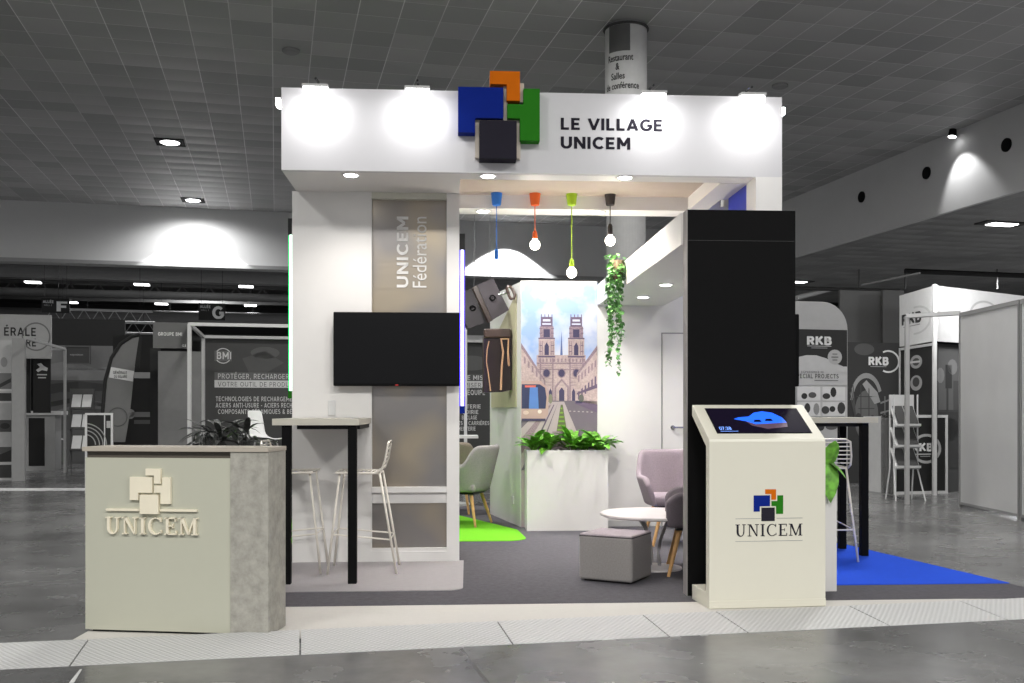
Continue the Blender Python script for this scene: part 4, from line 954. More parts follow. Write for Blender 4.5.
# ------------------------------------------------------------------ kiosk
k0 = Vector((1.186, 5.99, 0)); k1 = Vector((1.917, 6.085, 0)); ka = math.atan2(k1.y-k0.y, k1.x-k0.x); KW = (k1-k0).length
t = thing('touchscreen_kiosk', 'cream C-shaped touchscreen kiosk with colour emblem in front of the black pillar', 'kiosk', k0, ka)
KM = paint(222, 219, 204, rough=0.4, noise=0.005)
KD = 0.335
prof = [(0, 0.006), (0, 1.015), (0.005, 1.03), (KD, 1.24), (KD, 1.17), (0.06, 0.985), (0.06, 0.10), (KD, 0.10), (KD, 0.006)]
obj('body', B().prism(prof, 0, KW, 'x'), KM, t, bevel=0.004)
obj('base_trim', B().box(0.0, KW, -0.004, 0.0, 0.010, 0.055), KM, t, bevel=0.0015)
sa = math.atan2(0.21, KD-0.005)
MS = Matrix.Translation((0, 0.005, 1.03)) @ Matrix.Rotation(sa, 4, 'X')
SL = math.hypot(0.21, KD-0.005)
fr_ = obj('screen_frame', B().box(0.07, KW-0.06, 0.06, SL-0.045, 0.0, 0.002, None, MS), BLACK, t)
sc_ = obj('screen', B().box(0.078, KW-0.066, 0.066, SL-0.052, 0.002, 0.0035, None, MS), paint(26, 20, 40, rough=0.15, noise=0), t)
b = B(); em = emit(30, 92, 235, 1.0); em2 = emit(80, 62, 78, 0.6); em3 = emit(110, 150, 230, 1.0)
def sx_(f, g): return MS @ Vector((0.078+(KW-0.144)*f, 0.066+(SL-0.118)*g, 0.0045))
def spoly(pts, mat, off=0): b.add([sx_(*p)+Vector((0, 0, 0.0006*off)) for p in pts], [tuple(range(len(pts)))], mat)
spoly([(0.24, 0.55), (0.30, 0.62), (0.42, 0.66), (0.50, 0.82), (0.60, 0.88), (0.70, 0.82), (0.78, 0.62), (0.80, 0.4), (0.45, 0.33), (0.36, 0.46)], em)
spoly([(0.36, 0.46), (0.45, 0.33), (0.80, 0.4), (0.78, 0.22), (0.55, 0.14), (0.40, 0.28)], em2, 1)
for a, c in ((0.44, 0.42), (0.57, 0.46)): spoly([(a, c), (a+0.09, c), (a+0.08, c+0.1), (a+0.02, c+0.09)], BLACK, 2)
vs, fs = glyphs('07:38', 0.01); b.add([sx_(0.03+0.13*v[0], 0.1+0.13*v[1])+Vector((0, 0, 0.0008)) for v in vs], fs, em3)
spoly([(0.03, 0.04), (0.22, 0.04), (0.22, 0.055), (0.03, 0.055)], em3, 1)
obj('screen_image', b, None, sc_, fix=False)
def qx(px): return (px-709.0)/(825.4-709.0)*KW
def qz(py): return CAMH+(HOR-py)*6.04/FPX
lx = lambda a: qx(753+(a-LB[0])/(LB[2]-LB[0])*29.5); lz = lambda c: qz(489.3+(c-LB[1])/(LB[3]-LB[1])*31.7)
logo_parts(lx, lz, 0.0, 0.0015, {'blue': BLUE, 'orange': ORANGE, 'green': GREEN, 'grey': CHARC}, t, (qx(734.9), qx(801.8), qz(536), qz(524)), CHARC)
obj('rule_line', B().box(qx(735), qx(760), -0.001, 0, qz(518.6), qz(518.1)).box(qx(776), qx(802), -0.001, 0, qz(518.6), qz(518.1)).box(qx(735), qx(802), -0.001, 0, qz(541.2), qz(540.7)), G(150), t)
#@@BACK
# ------------------------------------------------------------------ the rest of the hall
def hbox(px0, px1, ptop, pbot, Y):   # hall-aligned board seen between these photo columns and rows, at distance Y
    A = AT(px0, pbot, Y); d0 = (px0-512)/FPX; d1 = (px1-512)/FPX
    q = toH(A)[1]; Y1 = q/(-d1*math.sin(TH)+math.cos(TH)); Bp = Vector((d1*Y1, Y1, A.z))
    wd = (Bp-A).length; hh = (pbot-ptop)*Y/FPX
    return A, wd, hh
def board(name, label, cat, px0, px1, ptop, pbot, Y, mat, th=0.06, floor=False, group=None, draw=None, frame=None, rz=TH):
    A, wd, hh = hbox(px0, px1, ptop, pbot, Y)
    if floor: hh = A.z+hh; A = Vector((A.x, A.y, 0.0))
    t = thing(name, label, cat, A, rz, group)
    obj('panel', B().box(0, wd, 0, th, 0.0, hh), mat, t)
    if frame:
        f = frame[0]; obj('frame', B().box(0, wd, -0.01, th, 0, f).box(0, wd, -0.01, th, hh-f, hh).box(0, f, -0.01, th, f, hh-f).box(wd-f, wd, -0.01, th, f, hh-f), frame[1], t)
    if draw:
        pr = Print(px0, ptop, px1, pbot if not floor else HOR+(CAMH)*FPX/Y, wd, hh); draw(pr); pr.done('print', t, -0.001)
    return t, A, wd, hh

# --- BMI booth
YW = 17.5
def bmi(p):
    w_ = G(205); p.rect(228, 373, 292, 381, G(112)).rect(228, 381, 292, 388, w_)
    p.ring(214+8, 355, 9, 7.8, w_, 20, 160); p.ring(222, 355, 9, 7.8, w_, 200, 340)
    p.up()
def bmi_draw(p):
    w_ = G(215); g1 = G(104); g0 = G(72)
    p.rect(200, 337, 500, 420, g0); p.up()
    p.disc(262, 352, 14, 6, G(92)).poly([(240, 358), (262, 350), (280, 362), (250, 380)], G(86)).disc(470, 360, 20, 8, G(96))
    p.up().rect(213.8, 350.4, 230, 361, g1).rect(213.8, 372, 300, 380, g1).rect(213.8, 380, 300, 387.4, w_); p.rect(440, 371.5, 500, 378, G(90)).rect(440, 379, 500, 386.5, w_)
    p.up().ring(222, 355.6, 7.8, 6.9, w_, 35, 145, 10).ring(222, 355.6, 7.8, 6.9, w_, 215, 325, 10)
    p.text('BMI', 216, 351.8, 229.5, 359, w_, 0.03).text('PROTÉGER, RECHARGER, FUSIONNER', 217, 373.3, 321, 378.6, w_, 0.01).text('VOTRE OUTIL DE PRODUCTION', 217, 381.6, 303, 386.4, G(70), 0.0)
    p.text('P', 285.5, 351, 290.5, 357, w_, 0.03)
    p.text('TECHNOLOGIES DE RECHARGEMENT', 215, 396.4, 294, 401.2, w_, 0.015).text('ACIERS ANTI-USURE - ACIERS RECHARGÉS', 215, 402.8, 302, 407.6, w_, 0.015).text('COMPOSANTS CÉRAMIQUES & BÉTONS', 217, 409.2, 300, 414, w_, 0.015)
    p.text('SE MISE', 462, 373, 486, 378, w_, 0.03).text('OPTIMISER, I', 448, 381, 486, 386, G(70), 0.0).text('ÉQUIPE', 466, 388.4, 484.5, 394, w_, 0.03)
    for k, s in enumerate(('TÉTERIE', 'VOIRIE', 'BÂCLAGE', 'SABLES & CARRIÈRES', 'CIMENTERIE')):
        p.text(s, [458, 460, 460, 446, 452][k], 404+k*5.9, [480, 477.5, 476, 489, 474.5][k], 408.3+k*5.9, w_, 0.03)
board('exhibitor_wall', 'dark printed exhibitor wall with white French lettering and round emblem behind the stand', 'exhibition wall', 203, 491, 337, 440, YW, G(66), floor=True, draw=bmi_draw)
def hframe(name, label, cat, segs, r, mat):
    P0 = Vector(segs[0][0]); P0.z = 0
    t = thing(name, label, cat, P0, 0)
    for s in segs: obj('rail' if abs(s[0][2]-s[-1][2]) < 1.0 else 'post', B().tube([Vector(p)-P0 for p in s], r, 4), mat, t)
    return t
FW = G(205)
a = AT(189.5, 324, 14.9); bq = AT(203.5, 338, 17.45); c_ = AT(291, 325.5, 14.9)
Zf = 2.5
q1 = toH(a)[1]
pa = H(toH(a)[0], q1); pb = H(toH(a)[0]+4.2, q1); pc = H(toH(bq)[0], toH(bq)[1]-0.05)
hframe('open_booth', 'white open metal frame around the dark exhibitor booth at left', 'frame',
       [[(pa.x, pa.y, 0), (pa.x, pa.y, Zf)], [(pa.x, pa.y, Zf), (pb.x, pb.y, Zf)], [(pa.x, pa.y, Zf), (pc.x, pc.y, Zf)], [(pc.x, pc.y, 0), (pc.x, pc.y, Zf)],
        [(pc.x, pc.y, Zf), tuple(H(toH(pc)[0]+5.2, toH(pc)[1], Zf))], [tuple(H(toH(a)[0]+4.2, q1)), (pb.x, pb.y, Zf)]], 0.035, FW)
board('booth_sign', 'dark grey square sign with small white company name left of the booth frame', 'sign', 153, 188, 322, 348, 15.0, G(98), 0.05,
      draw=lambda p: p.text('GROUPE BMI', 158, 332, 182, 335.5, G(220), 0.03).text('G2', 182, 344, 186, 346.5, G(220), 0.03), group=None)
board('grey_booth_panel', 'tall plain mid-grey partition panel below the square sign', 'partition panel', 158, 201, 351, 440, 16.2, G(126), 0.05, floor=True)
board('grey_booth_panel', 'dark narrow partition behind the left of the grey panel', 'partition panel', 150, 160, 348, 440, 16.6, G(34), 0.05, floor=True)
# far dark stand with equipment, landscape wall
board('dark_backdrop', 'wide black backdrop with machine equipment behind the feather flag', 'backdrop', 113, 153, 335, 440, 21, G(26), 0.05, floor=True,
      draw=lambda p: p.rect(117, 365, 130, 378, G(120)).rect(134, 372, 153, 378, G(170)).rect(128, 412, 150, 417, G(120)).rect(134, 420, 153, 424, G(85)).disc(130, 414, 5, 5, G(140)))
def land(p):
    p.rect(40, 318, 125, 345, G(26)); p.rect(40, 345, 125, 379, G(112)); p.rect(40, 379, 125, 430, G(84)); p.rect(40, 430, 125, 462, G(96)); p.up()
    p.poly([(40, 366), (70, 360), (95, 368), (125, 364), (125, 380), (40, 380)], G(128)).poly([(40, 385), (80, 381), (125, 386), (125, 390), (60, 392), (40, 396)], G(62)).poly([(40, 404), (70, 398), (125, 406), (125, 409), (70, 403), (40, 409)], G(52))
    p.poly([(52, 412), (80, 408), (118, 410), (118, 404), (90, 400)], G(110)).rect(66, 368, 105, 369.3, G(165)).poly([(53, 440), (58, 437), (66, 440)], G(230))
board('landscape_wall', 'large printed landscape wall of fields behind the brochure rack', 'exhibition wall', 40, 125, 318, 462, 22.5, G(90), floor=True, draw=land)
board('hanging_sign', 'dark grey rectangular sign in front of the landscape wall', 'sign', 65, 90.5, 345.5, 364, 22.3, G(62), 0.05, draw=lambda p: p.text('exposition', 70, 353.5, 83, 356, G(170), 0.02), frame=(0.03, G(90)))
# general booth, far left
def gen(p):
    k = G(45); p.text('ÉRALE', 4, 327, 36, 335.5, k, 0.03).text('RE', 26, 338, 36, 346, k, 0.03).ring(36, 336, 14.5, 13, G(120), 0, 360, 30); p.up()
board('booth_header', 'pale header board with dark capital lettering and thin ring at the far left', 'sign', -6, 51, 314, 358, 18.5, G(178), 0.08, draw=gen)
board('pale_partition', 'pale grey partition slab at the far left with poster wall beside it', 'partition panel', 11.7, 24.5, 338, 478.6, 17.0, G(158), 0.12, floor=True)
def posters(p):
    for y0, y1, c in ((354, 370, 190), (373, 389, 120), (389, 391, 210), (393, 401, 60), (403, 420, 165), (420, 432, 70), (432, 447, 170), (447, 462, 80), (465, 478, 60)): p.rect(-8, y0, 11.5, y1, G(c))
    p.up().disc(4, 362, 3.5, 5, G(150)).poly([(-8, 388), (11, 378), (11, 382), (-8, 392)], G(60)).poly([(-8, 458), (11, 450), (11, 462), (-8, 462)], G(40)).disc(5, 426, 5, 3, G(40))
board('poster_wall', 'stack of greyscale landscape posters at the left edge', 'posters', -8, 11.6, 340, 480, 17.2, G(190), floor=True, draw=posters)
def lion(p):
    p.poly([(37, 364), (41, 363), (44, 366), (48, 368), (47, 371), (42, 370), (38, 372), (36, 370), (40, 367)], G(205)).rect(37, 374, 47, 375.2, G(190)).rect(38, 377, 46, 378.2, G(190))
board('black_banner', 'narrow black banner with a small white emblem under the far-left header', 'banner', 33, 50.5, 357, 413, 19.0, G(20), 0.04, draw=lion)
board('black_banner', 'thin black strip panel between the pale slab and the white emblem banner', 'banner', 26, 30.5, 358, 413, 19.1, G(30), 0.04)
A, wd, hh = hbox(26, 55, 412, 470.5, 19.9)
t = thing('exhibitor_counter', 'pale exhibitor counter with black front panel at the far left', 'counter', Vector((A.x, A.y, 0)), TH)
obj('body', B().box(0, wd, 0, 0.6, 0.0, 1.12), G(170), t); obj('countertop', B().box(-0.05, wd+0.12, -0.06, 0.65, 1.12, 1.2), G(215), t); obj('front_panel', B().box(0.05, wd*0.64, -0.01, 0, 0.1, 1.06), G(18), t)
P1 = AT(26, 337, 16.5); P2 = AT(65, 349, 19.4)
hframe('open_booth', 'thin white booth frame with corner post beside the landscape wall', 'frame', [[(P2.x, P2.y, 0), (P2.x, P2.y, P2.z)], [(P2.x, P2.y, P2.z), (P1.x, P1.y, P2.z)], [(P2.x, P2.y, P2.z), tuple(AT(50, 349, 19.5))]], 0.03, G(180))
# brochure rack
def rack(label, P, rz, w2, levels, h, mat, dk, tilt=0.12):
    t = thing('brochure_rack', label, 'brochure rack', P, rz, None)
    for sx in (-1, 1):
        obj('upright', B().tube([(sx*w2, -0.02, h), (sx*w2, -0.02, 0.42), (sx*(w2+0.04), -0.16, 0)], 0.010, 6), mat, t)
        obj('upright', B().tube([(sx*w2, 0.1, h), (sx*w2, 0.1, 0.42), (sx*(w2+0.02), 0.18, 0)], 0.010, 6), mat, t)
    n = len(levels)
    for z in levels:
        sh = obj('shelf', B().prism([(-0.12, z+0.02), (-0.12, z+0.05), (-0.08, z+0.03), (0.1, z+0.28), (0.11, z+0.28), (-0.07, z)], -w2, w2, 'x'), mat, t)
        obj('brochure', B().prism([(-0.095, z+0.05), (-0.105, z+0.055), (0.07, z+0.29), (0.08, z+0.285)], -w2*0.85, -0.01, 'x').prism([(-0.095, z+0.05), (-0.105, z+0.055), (0.07, z+0.29), (0.08, z+0.285)], 0.01, w2*0.85, 'x'), dk, sh)
    obj('header', B().box(-w2, w2, 0.08, 0.1, h-0.2, h), mat, t)
P = AT(82, 440, 18.6)
rack('brochure rack of slanted white leaflets in front of the landscape wall', Vector((P.x, P.y, 0)), TH, 0.2, [0.45, 0.85, 1.22], 1.62, G(90), G(235))
A, wd, hh = hbox(85, 113, 413, 445, 14.5)
t, A, wd, hh = board('tyre_display', 'white-framed board with black tyre arcs behind the reception counter', 'display board', 85, 113, 413, 450, 14.5, G(30), 0.05, floor=True, frame=(0.03, G(215)),
    draw=lambda p: [p.ring(85, 445, r, r-1.1, G(150), 0, 90, 14) for r in (22, 18.5, 15, 11)] and p.rect(104, 413, 105.2, 520, G(215)).rect(106.5, 421, 110.5, 428, G(180)))
# feather flag
P = AT(121, 440, 15.6); t = thing('feather_flag', 'tall grey feather flag with a white band on a curved black pole', 'flag', Vector((P.x, P.y, 0)), R(4))
def fp(x, y): a = AT(x, y, 15.6); return (a.x-P.x, a.z)
out = [(104, 442), (104.5, 410), (107, 380), (113, 358), (122, 344), (133, 336.5), (139, 335)]
inn = [(139, 335), (137, 348), (135, 362), (132.5, 385), (130, 410), (127, 430), (125, 442)]
b = B(); pts = [fp(*q) for q in out+inn[1:]]
obj('cloth', B().prism(pts, -0.004, 0.004, 'y'), G(112), t)
obj('pole', B().tube([(fp(*q)[0]-0.02, 0, fp(*q)[1]) for q in out]+[(fp(139, 335)[0]+0.0, 0, fp(139, 335)[1])], 0.03, 8), G(22), t)
obj('dark_edge', B().prism([fp(139, 335), fp(141.5, 337), fp(140, 355), fp(139, 368), fp(134.5, 366), fp(137, 348)], -0.004, 0.004, 'y'), G(20), t)
obj('white_band', B().prism([fp(111.5, 367), fp(134, 371), fp(132.7, 381.5), fp(109.5, 377.5)], -0.008, -0.004, 'y'), G(205), t)
obj('base', B().cyl((fp(104, 442)[0], 0, 0), (fp(104, 442)[0], 0, fp(104, 442)[1]+0.02), 0.03, n=8).lathe([(0.25, 0), (0.25, 0.03), (0, 0.03)], 16, None, (fp(104, 442)[0], 0, 0)), G(22), t)
pr = Print(100, 335, 142, 445, fp(142, 0)[0]-fp(100, 0)[0], fp(0, 335)[1]-fp(0, 445)[1])
pr.text('GÉNÉRALE', 113.5, 371.2, 127, 374.2, G(50), 0.03).text('DU SOLAIRE', 114.5, 375.2, 127, 378, G(50), 0.03).ring(118, 417, 9.5, 8.8, G(75), 0, 360, 24); o = pr.done('print', t, -0.009); o.location.x = fp(100, 0)[0]; o.location.z = fp(0, 445)[1]
# hanging aisle signs
def aisle(label, L_c, px0, px1, y0, y1, Y):
    t, A, wd, hh = board('aisle_sign', label, 'aisle sign', px0, px1, y0, y1, Y, G(18), 0.05, group='hanging aisle letter signs',
        draw=lambda p: p.text('ALLÉE', px0+1.5, y0+2.2, px0+12, y0+4.8, G(215), 0.03).text('HALL 2', px0+2.5, y0+6, px0+10.5, y0+7.8, G(140), 0.02).text(L_c, px1-12.5, y0+3, px1-1.8, y1-1.5, G(220), 0.05))
    for x in (0.08, wd-0.08): obj('cable', B().cyl((x, 0.02, hh), (x, 0.02, 9.0-A.z), 0.008, n=4), G(25), t)
aisle('black hanging aisle sign with a white letter F', 'F', 41.5, 69.5, 298, 312.5, 30.5)
aisle('black hanging aisle sign with a white letter G', 'G', 198.5, 225, 303, 320, 30.5)
# roof structure beyond the beam: ducts, girders, lamps
def hall_len(name, label, cat, q, p0, p1, b, mat, z):
    return tag(obj(name, b, mat, loc=H(0, q, z), rz=TH), label, cat)
for q, z, hh, c, lb in ((38, 5.9, 0.55, 118, 'wide pale duct crossing the far hall just under the beam'), (46, 6.1, 0.35, 70, 'dark duct crossing the far hall behind the pale duct'), (56, 5.95, 0.6, 105, 'second pale duct, farther back in the far hall'), (66, 5.6, 0.5, 60, 'farthest dark duct in the far hall')):
    hall_len('roof_duct', lb, 'duct', q, -30, 14, B().tube([(-30, 0, hh/2), (16, 0, hh/2)], hh/2, 16), G(c), z)
for k, (q, z) in enumerate(((34, 7.4), (42, 7.2), (50, 7.3), (60, 7.4))):
    b = B().box(-30, 16, -0.08, 0.08, 0, 0.16).box(-30, 16, -0.08, 0.08, 0.9, 1.06)
    for j in range(31):
        x = -30+j*1.5; b.cyl((x, 0, 0.1), (x+0.75, 0, 0.95), 0.04, n=5); b.cyl((x+0.75, 0, 0.95), (x+1.5, 0, 0.1), 0.04, n=5)
    hall_len('roof_girder', ['nearest lattice roof girder beyond the back beam', 'second lattice roof girder beyond the back beam', 'third lattice roof girder beyond the back beam', 'farthest lattice roof girder beyond the back beam'][k], 'girder', q, 0, 0, b, G(95), z)
HL = [(11.7, 270, 'far-left of the top row'), (128, 272.3, 'middle of the top row'), (243.8, 274.6, 'right of the top row'), (33, 281.7, 'left of the second row'), (141.8, 284, 'middle of the second row'), (246, 286, 'right of the second row'),
      (71, 302, 'above the letter F sign'), (161.4, 303.4, 'left of the letter G sign'), (250.5, 305, 'right of the letter G sign'), (87.6, 310.7, 'just above the lattice truss'), (170, 312, 'low, left of the letter G sign'), (252.6, 313, 'low, right of the letter G sign')]
for px, py, lb in HL:
    Y = (7.0-CAMH)*FPX/(HOR-py); P = AT(px, py, Y)
    t = thing('high_bay_lamp', 'small bright hall lamp beyond the beam, '+lb, 'hall lamp', P, TH, 'high bay lamps of the far hall')
    obj('lens', B().box(-0.32, 0.32, -0.2, 0.2, -0.06, 0), emit(255, 255, 255, 5), t); obj('rod', B().cyl((0, 0, 0), (0, 0, 9.0-P.z), 0.02, n=5), G(50), t)
def truss(label, P0, P1, hgt, mat):
    d = P1-P0; L_ = d.length; t = thing('lighting_truss', label, 'truss', P0, math.atan2(d.y, d.x), 'aluminium trusses of the far stands'); b = B()
    for y, z in ((0, 0), (0, hgt), (hgt, 0), (hgt, hgt)): b.cyl((0, y, z), (L_, y, z), 0.025, n=6)
    obj('chords', b, mat, t); b = B(); n = int(L_/0.45)
    for i in range(n):
        x = i*L_/n; x2 = x+L_/n
        b.cyl((x, 0, 0), ((x+x2)/2, 0, hgt), 0.012, n=4).cyl(((x+x2)/2, 0, hgt), (x2, 0, 0), 0.012, n=4)
    obj('lattice', b, mat, t)
    for x in (0.4, L_-0.4): obj('cable', B().cyl((x, 0.1, hgt), (x, 0.1, 8.98-P0.z), 0.01, n=4), G(40), t)
def tpos(px, py, Y): return AT(px, py, Y)
truss('aluminium lattice truss above the landscape wall', AT(45, 320, 33.5), AT(152, 318.5, 34.5), 0.4, G(190))
truss('lower aluminium lattice truss above the feather flag', AT(50, 331, 35), AT(155, 329, 36), 0.4, G(160))
truss('aluminium lattice truss seen through the doorway gap beside the violet tube', AT(455, 289, 30.5), AT(520, 290, 31), 0.3, G(120))
# far stands in the middle gap
board('exhibitor_wall', 'grey panelled stand front seen through the gap above the angled wall', 'exhibition wall', 455, 530, 296, 440, 24, G(92), floor=True, draw=lambda p: p.rect(455, 335, 530, 341, G(200)).rect(455, 300, 530, 303, G(70)) and None)
# grey plants and white chair behind the counter
t = thing('planter_box', 'dark planter box hidden behind the reception counter holding grey plants', 'planter', (-2.72, 8.0, 0), TS)
obj('box', B().box(0, 0.75, 0, 0.3, 0, 0.88), G(60), t); obj('soil', B().box(0.02, 0.73, 0.02, 0.28, 0.88, 0.9), G(35), t)
for i, (x, n_, L1) in enumerate([(-2.52, 14, 0.3), (-2.38, 18, 0.42), (-2.18, 15, 0.36)]):
    bushy(Vector((x, 8.15, 0.90)), 40+i, n_, 0.2, L1, 0.05, DLEAF, ['dark spiky plant behind the counter, left of the three', 'dark spiky plant behind the counter, tallest middle one', 'dark spiky plant behind the counter, nearest the white chair'][i], 'plant', 'dark plants behind the counter', 0.2, 1.6, 'spiky_plant', 1.6)
P = AT(266, 440, 13.5)
t = thing('white_shell_chair', 'white moulded plastic bar chair between the dark plants and the wall block', 'chair', Vector((P.x, P.y, 0)), R(-28))
WP = paint(225, 225, 225, rough=0.3)
b = B(); vs = []; fs = []; n = 9
path = [(0.2, 0.0), (0.1, -0.02), (0.0, -0.025), (-0.1, -0.01), (-0.16, 0.04), (-0.19, 0.13), (-0.21, 0.24), (-0.225, 0.34), (-0.235, 0.39)]
for i, (x, z) in enumerate(path):
    for j in range(5): f = -1+j/2; wdd = 0.2*(1-0.04*i); vs.append((x+(0.03 if i > 4 else 0)*f*f, f*wdd, 0.82+z+(0.03 if i <= 4 else 0)*f*f))
for i in range(n-1):
    for j in range(4): k = i*5+j; fs.append((k, k+1, k+6, k+5))
obj('shell', b.add(vs, fs), WP, t, smooth=True, solid=0.012, subsurf=1)
for sx in (-1, 1):
    for sy in (-1, 1): obj('leg', B().cyl((sx*0.1, sy*0.1, 0.79), (sx*0.19, sy*0.2, 0), 0.012, n=8), G(190), t)
# white table seen beside the tub chairs
P = AT(466, 436, 12.6)
t = thing('meeting_table', 'white meeting table behind the grey tub chairs', 'table', Vector((P.x-0.1, P.y, 0)), TS)
obj('tabletop', B().box(-0.45, 0.25, -0.25, 0.35, 0.86, 0.89), WP, t); obj('pedestal', B().cyl((-0.1, 0.05, 0.008), (-0.1, 0.05, 0.86), 0.04).lathe([(0.25, 0.008), (0.25, 0.03), (0.03, 0.04)], 20, None, (-0.1, 0.05, 0)), G(200), t)

# --- right side of the hall
def rkb1(p):
    k = G(38); w_ = G(205)
    p.rect(798, 329, 847, 366, k).rect(798, 385, 847, 417, G(196)).rect(798, 366, 847, 386, G(196)); p.up()
    p.poly([(798, 352), (805, 354), (826, 359), (838, 360), (847, 368), (847, 372), (798, 372)], G(196)) if False else None
    p.disc(818, 368, 34, 13, G(196), 30) if False else None
    p.poly([(798, 357), (806, 355), (816, 355), (826, 358), (836, 363), (847, 367.5), (847, 372), (798, 372)], G(196)); p.up()
    p.disc(834.5, 356.5, 7.2, 7.5, G(180)).text('RKB', 807, 336, 831, 344.5, G(225), 0.06).rect(807, 345.5, 831, 346, w_).rect(811, 347.2, 827, 348, G(150))
    p.text('EXPERIENCE IN', 801, 370.8, 823, 372.8, G(90), 0.01).text('SPECIAL PROJECTS', 794, 373.6, 838.3, 378.2, G(60), 0.02).rect(814, 379.8, 838, 380.6, G(110))
    for i in range(2):
        for j in range(2): p.rect(798+i*25-1, 386.5+j*15.5, 820+i*25, 400.5+j*15.5, G(222))
    p.up()
    for (x, y, rx, ry, c) in ((804, 396, 3, 3, 50), (812, 395, 4, 3, 90), (807, 408, 3, 5, 60), (816, 409, 3, 6, 150), (826, 396, 4, 3, 60), (833, 392, 3, 5, 50), (825, 410, 4, 4, 70), (832, 409, 3, 3, 50), (841, 408, 4, 6, 60)): p.disc(x, y, rx, ry, G(c), 12)
    p.rect(832, 353, 837, 354, G(110)).rect(831, 356, 838, 357.2, G(110)).rect(832, 359, 837, 360, G(110))
A, wd, hh = hbox(795, 847.5, 301, 440, 11.8)
t = thing('rounded_banner_stand', 'tall rounded-top exhibitor banner with bearing pictures beside the black pillar', 'banner', Vector((A.x, A.y, 0)), TH)
Ht = CAMH+(HOR-301)*11.8/FPX
pts = [(0, 0), (wd, 0), (wd, Ht-0.33)]+[(wd-0.33+0.33*math.cos(R(a)), Ht-0.33+0.33*math.sin(R(a))) for a in range(0, 91, 10)]+[(0, Ht)]
obj('panel', B().prism(pts, 0, 0.05, 'y'), G(168), t)
pr = Print(795, 301, 847.5, HOR+CAMH*FPX/11.8, wd, Ht); rkb1(pr)
pr.rect(798, 417, 847, 512, G(186)).up().disc(820, 427, 4, 4, G(60)).disc(831, 427, 6, 3, G(90))
pr.done('print', t, -0.001)
def rkb2(p):
    g = G(40); p.rect(847, 342, 903, 440, g); p.up().disc(864, 349, 10, 6, G(72)); p.up()
    p.ring(888, 361, 11.5, 9.8, G(215), -120, 120, 26); p.text('RKB', 868.5, 356.5, 888, 364.8, G(225), 0.06).rect(870, 365.8, 886, 366.6, G(150)); p.up()
    p.ring(866, 400, 16, 13, G(140), 20, 180, 16, 1.7).disc(866, 416, 12, 26, G(92), 20); p.up()
    p.poly([(862, 384), (866, 380), (877, 392), (880, 402), (874, 404)], G(150)).poly([(880, 402), (903, 394), (903, 395.5), (880, 404)], G(120)).poly([(880, 412), (903, 406), (903, 407.5), (880, 414)], G(120)).rect(884, 396, 885, 440, G(110)).rect(897, 396, 898, 440, G(110))
    for k in range(8): p.poly([(849+k*1.5, 392-k*4), (850+k*1.5, 392-k*4), (856, 420), (855, 420)], G(70)) if k < 3 else None
    p.rect(856, 396, 876, 397, G(60)).rect(858, 408, 874, 409, G(60)).rect(860, 385, 861, 430, G(60)).rect(868, 388, 869, 430, G(60)).disc(858, 418, 3, 5, G(50)).disc(872, 420, 2.5, 5, G(50))
board('exhibitor_wall', 'dark exhibitor wall with white ring emblem and industrial wheel picture at right', 'exhibition wall', 846, 903, 342, 440, 16.5, G(42), floor=True, draw=rkb2)
board('grey_hall_panel', 'plain grey upper wall panel above the dark ring-emblem wall, wide left one', 'wall panel', 840, 882, 290, 345, 17.4, G(68), 0.05)
board('grey_hall_panel', 'plain grey upper wall panel touching the white corner booth', 'wall panel', 883, 904, 290, 345, 17.4, G(62), 0.05)
# long white counter far right (in front of the banner): handled by the bar table; white box behind rack
A, wd, hh = hbox(883, 895, 415, 483, 14.6)
tag(obj('white_cabinet', B().box(0, 1.0, 0.02, 0.5, 0.0, 1.12), G(188), loc=Vector((A.x, A.y, 0)), rz=TH), 'pale cabinet end beside the brochure rack at right', 'cabinet')
board('counter_sign', 'black square sign with white ring emblem in a pale frame behind the brochure rack', 'sign', 893.5, 947.5, 415, 484, 14.3, G(24), 0.3, floor=True, frame=(0.04, G(200)),
      draw=lambda p: p.ring(926, 449, 15, 12.3, G(170), 0, 360, 30).text('RKB', 912, 443.5, 932.5, 451.5, G(225), 0.06).rect(915, 454, 933, 455, G(200)).rect(920, 456.3, 930, 457, G(170)))
# white corner booth header with RKB
A = AT(899.5, 345, 15.2); C = AT(934.5, 345, 14.2); 
def wall_between(name, label, cat, px0, px1, Y0, Y1, z0, z1, mat, draw, pxbox, frame=None):
    P0 = AT(px0, 400, Y0); P1 = AT(px1, 400, Y1); P0.z = P1.z = 0; d = P1-P0
    t = thing(name, label, cat, P0, math.atan2(d.y, d.x)); L_ = d.length
    obj('panel', B().box(0, L_, 0, 0.05, z0, z1), mat, t)
    if frame: obj('frame', B().box(0, 0.04, -0.012, 0.0, 0, z1).box(L_-0.04, L_, -0.012, 0.0, 0, z1).box(0.04, L_-0.04, -0.012, 0, z0, z0+0.04).box(0.04, L_-0.04, -0.012, 0, z1-0.04, z1), frame, t)
    if draw: pr = Print(pxbox[0], pxbox[1], pxbox[2], pxbox[3], L_, z1-z0); draw(pr); o = pr.done('print', t, -0.002); o.location.z = z0
    return t
zt = 1.2+(411-287)*14.5/FPX; zb = 1.2+(411-342)*14.5/FPX
wall_between('corner_booth_header', 'white booth header with dark three-letter name and ring, left face', 'sign', 899.5, 935, 15.6, 14.3, zb, zt, G(205),
    lambda p: (p.ring(917, 318, 15, 13, G(185), -100, 100, 20), p.up(), p.text('RKB', 902.5, 309, 922, 320.5, G(45), 0.06), p.rect(904, 322.5, 921, 323.2, G(110))), (899.5, 287, 935, 343))
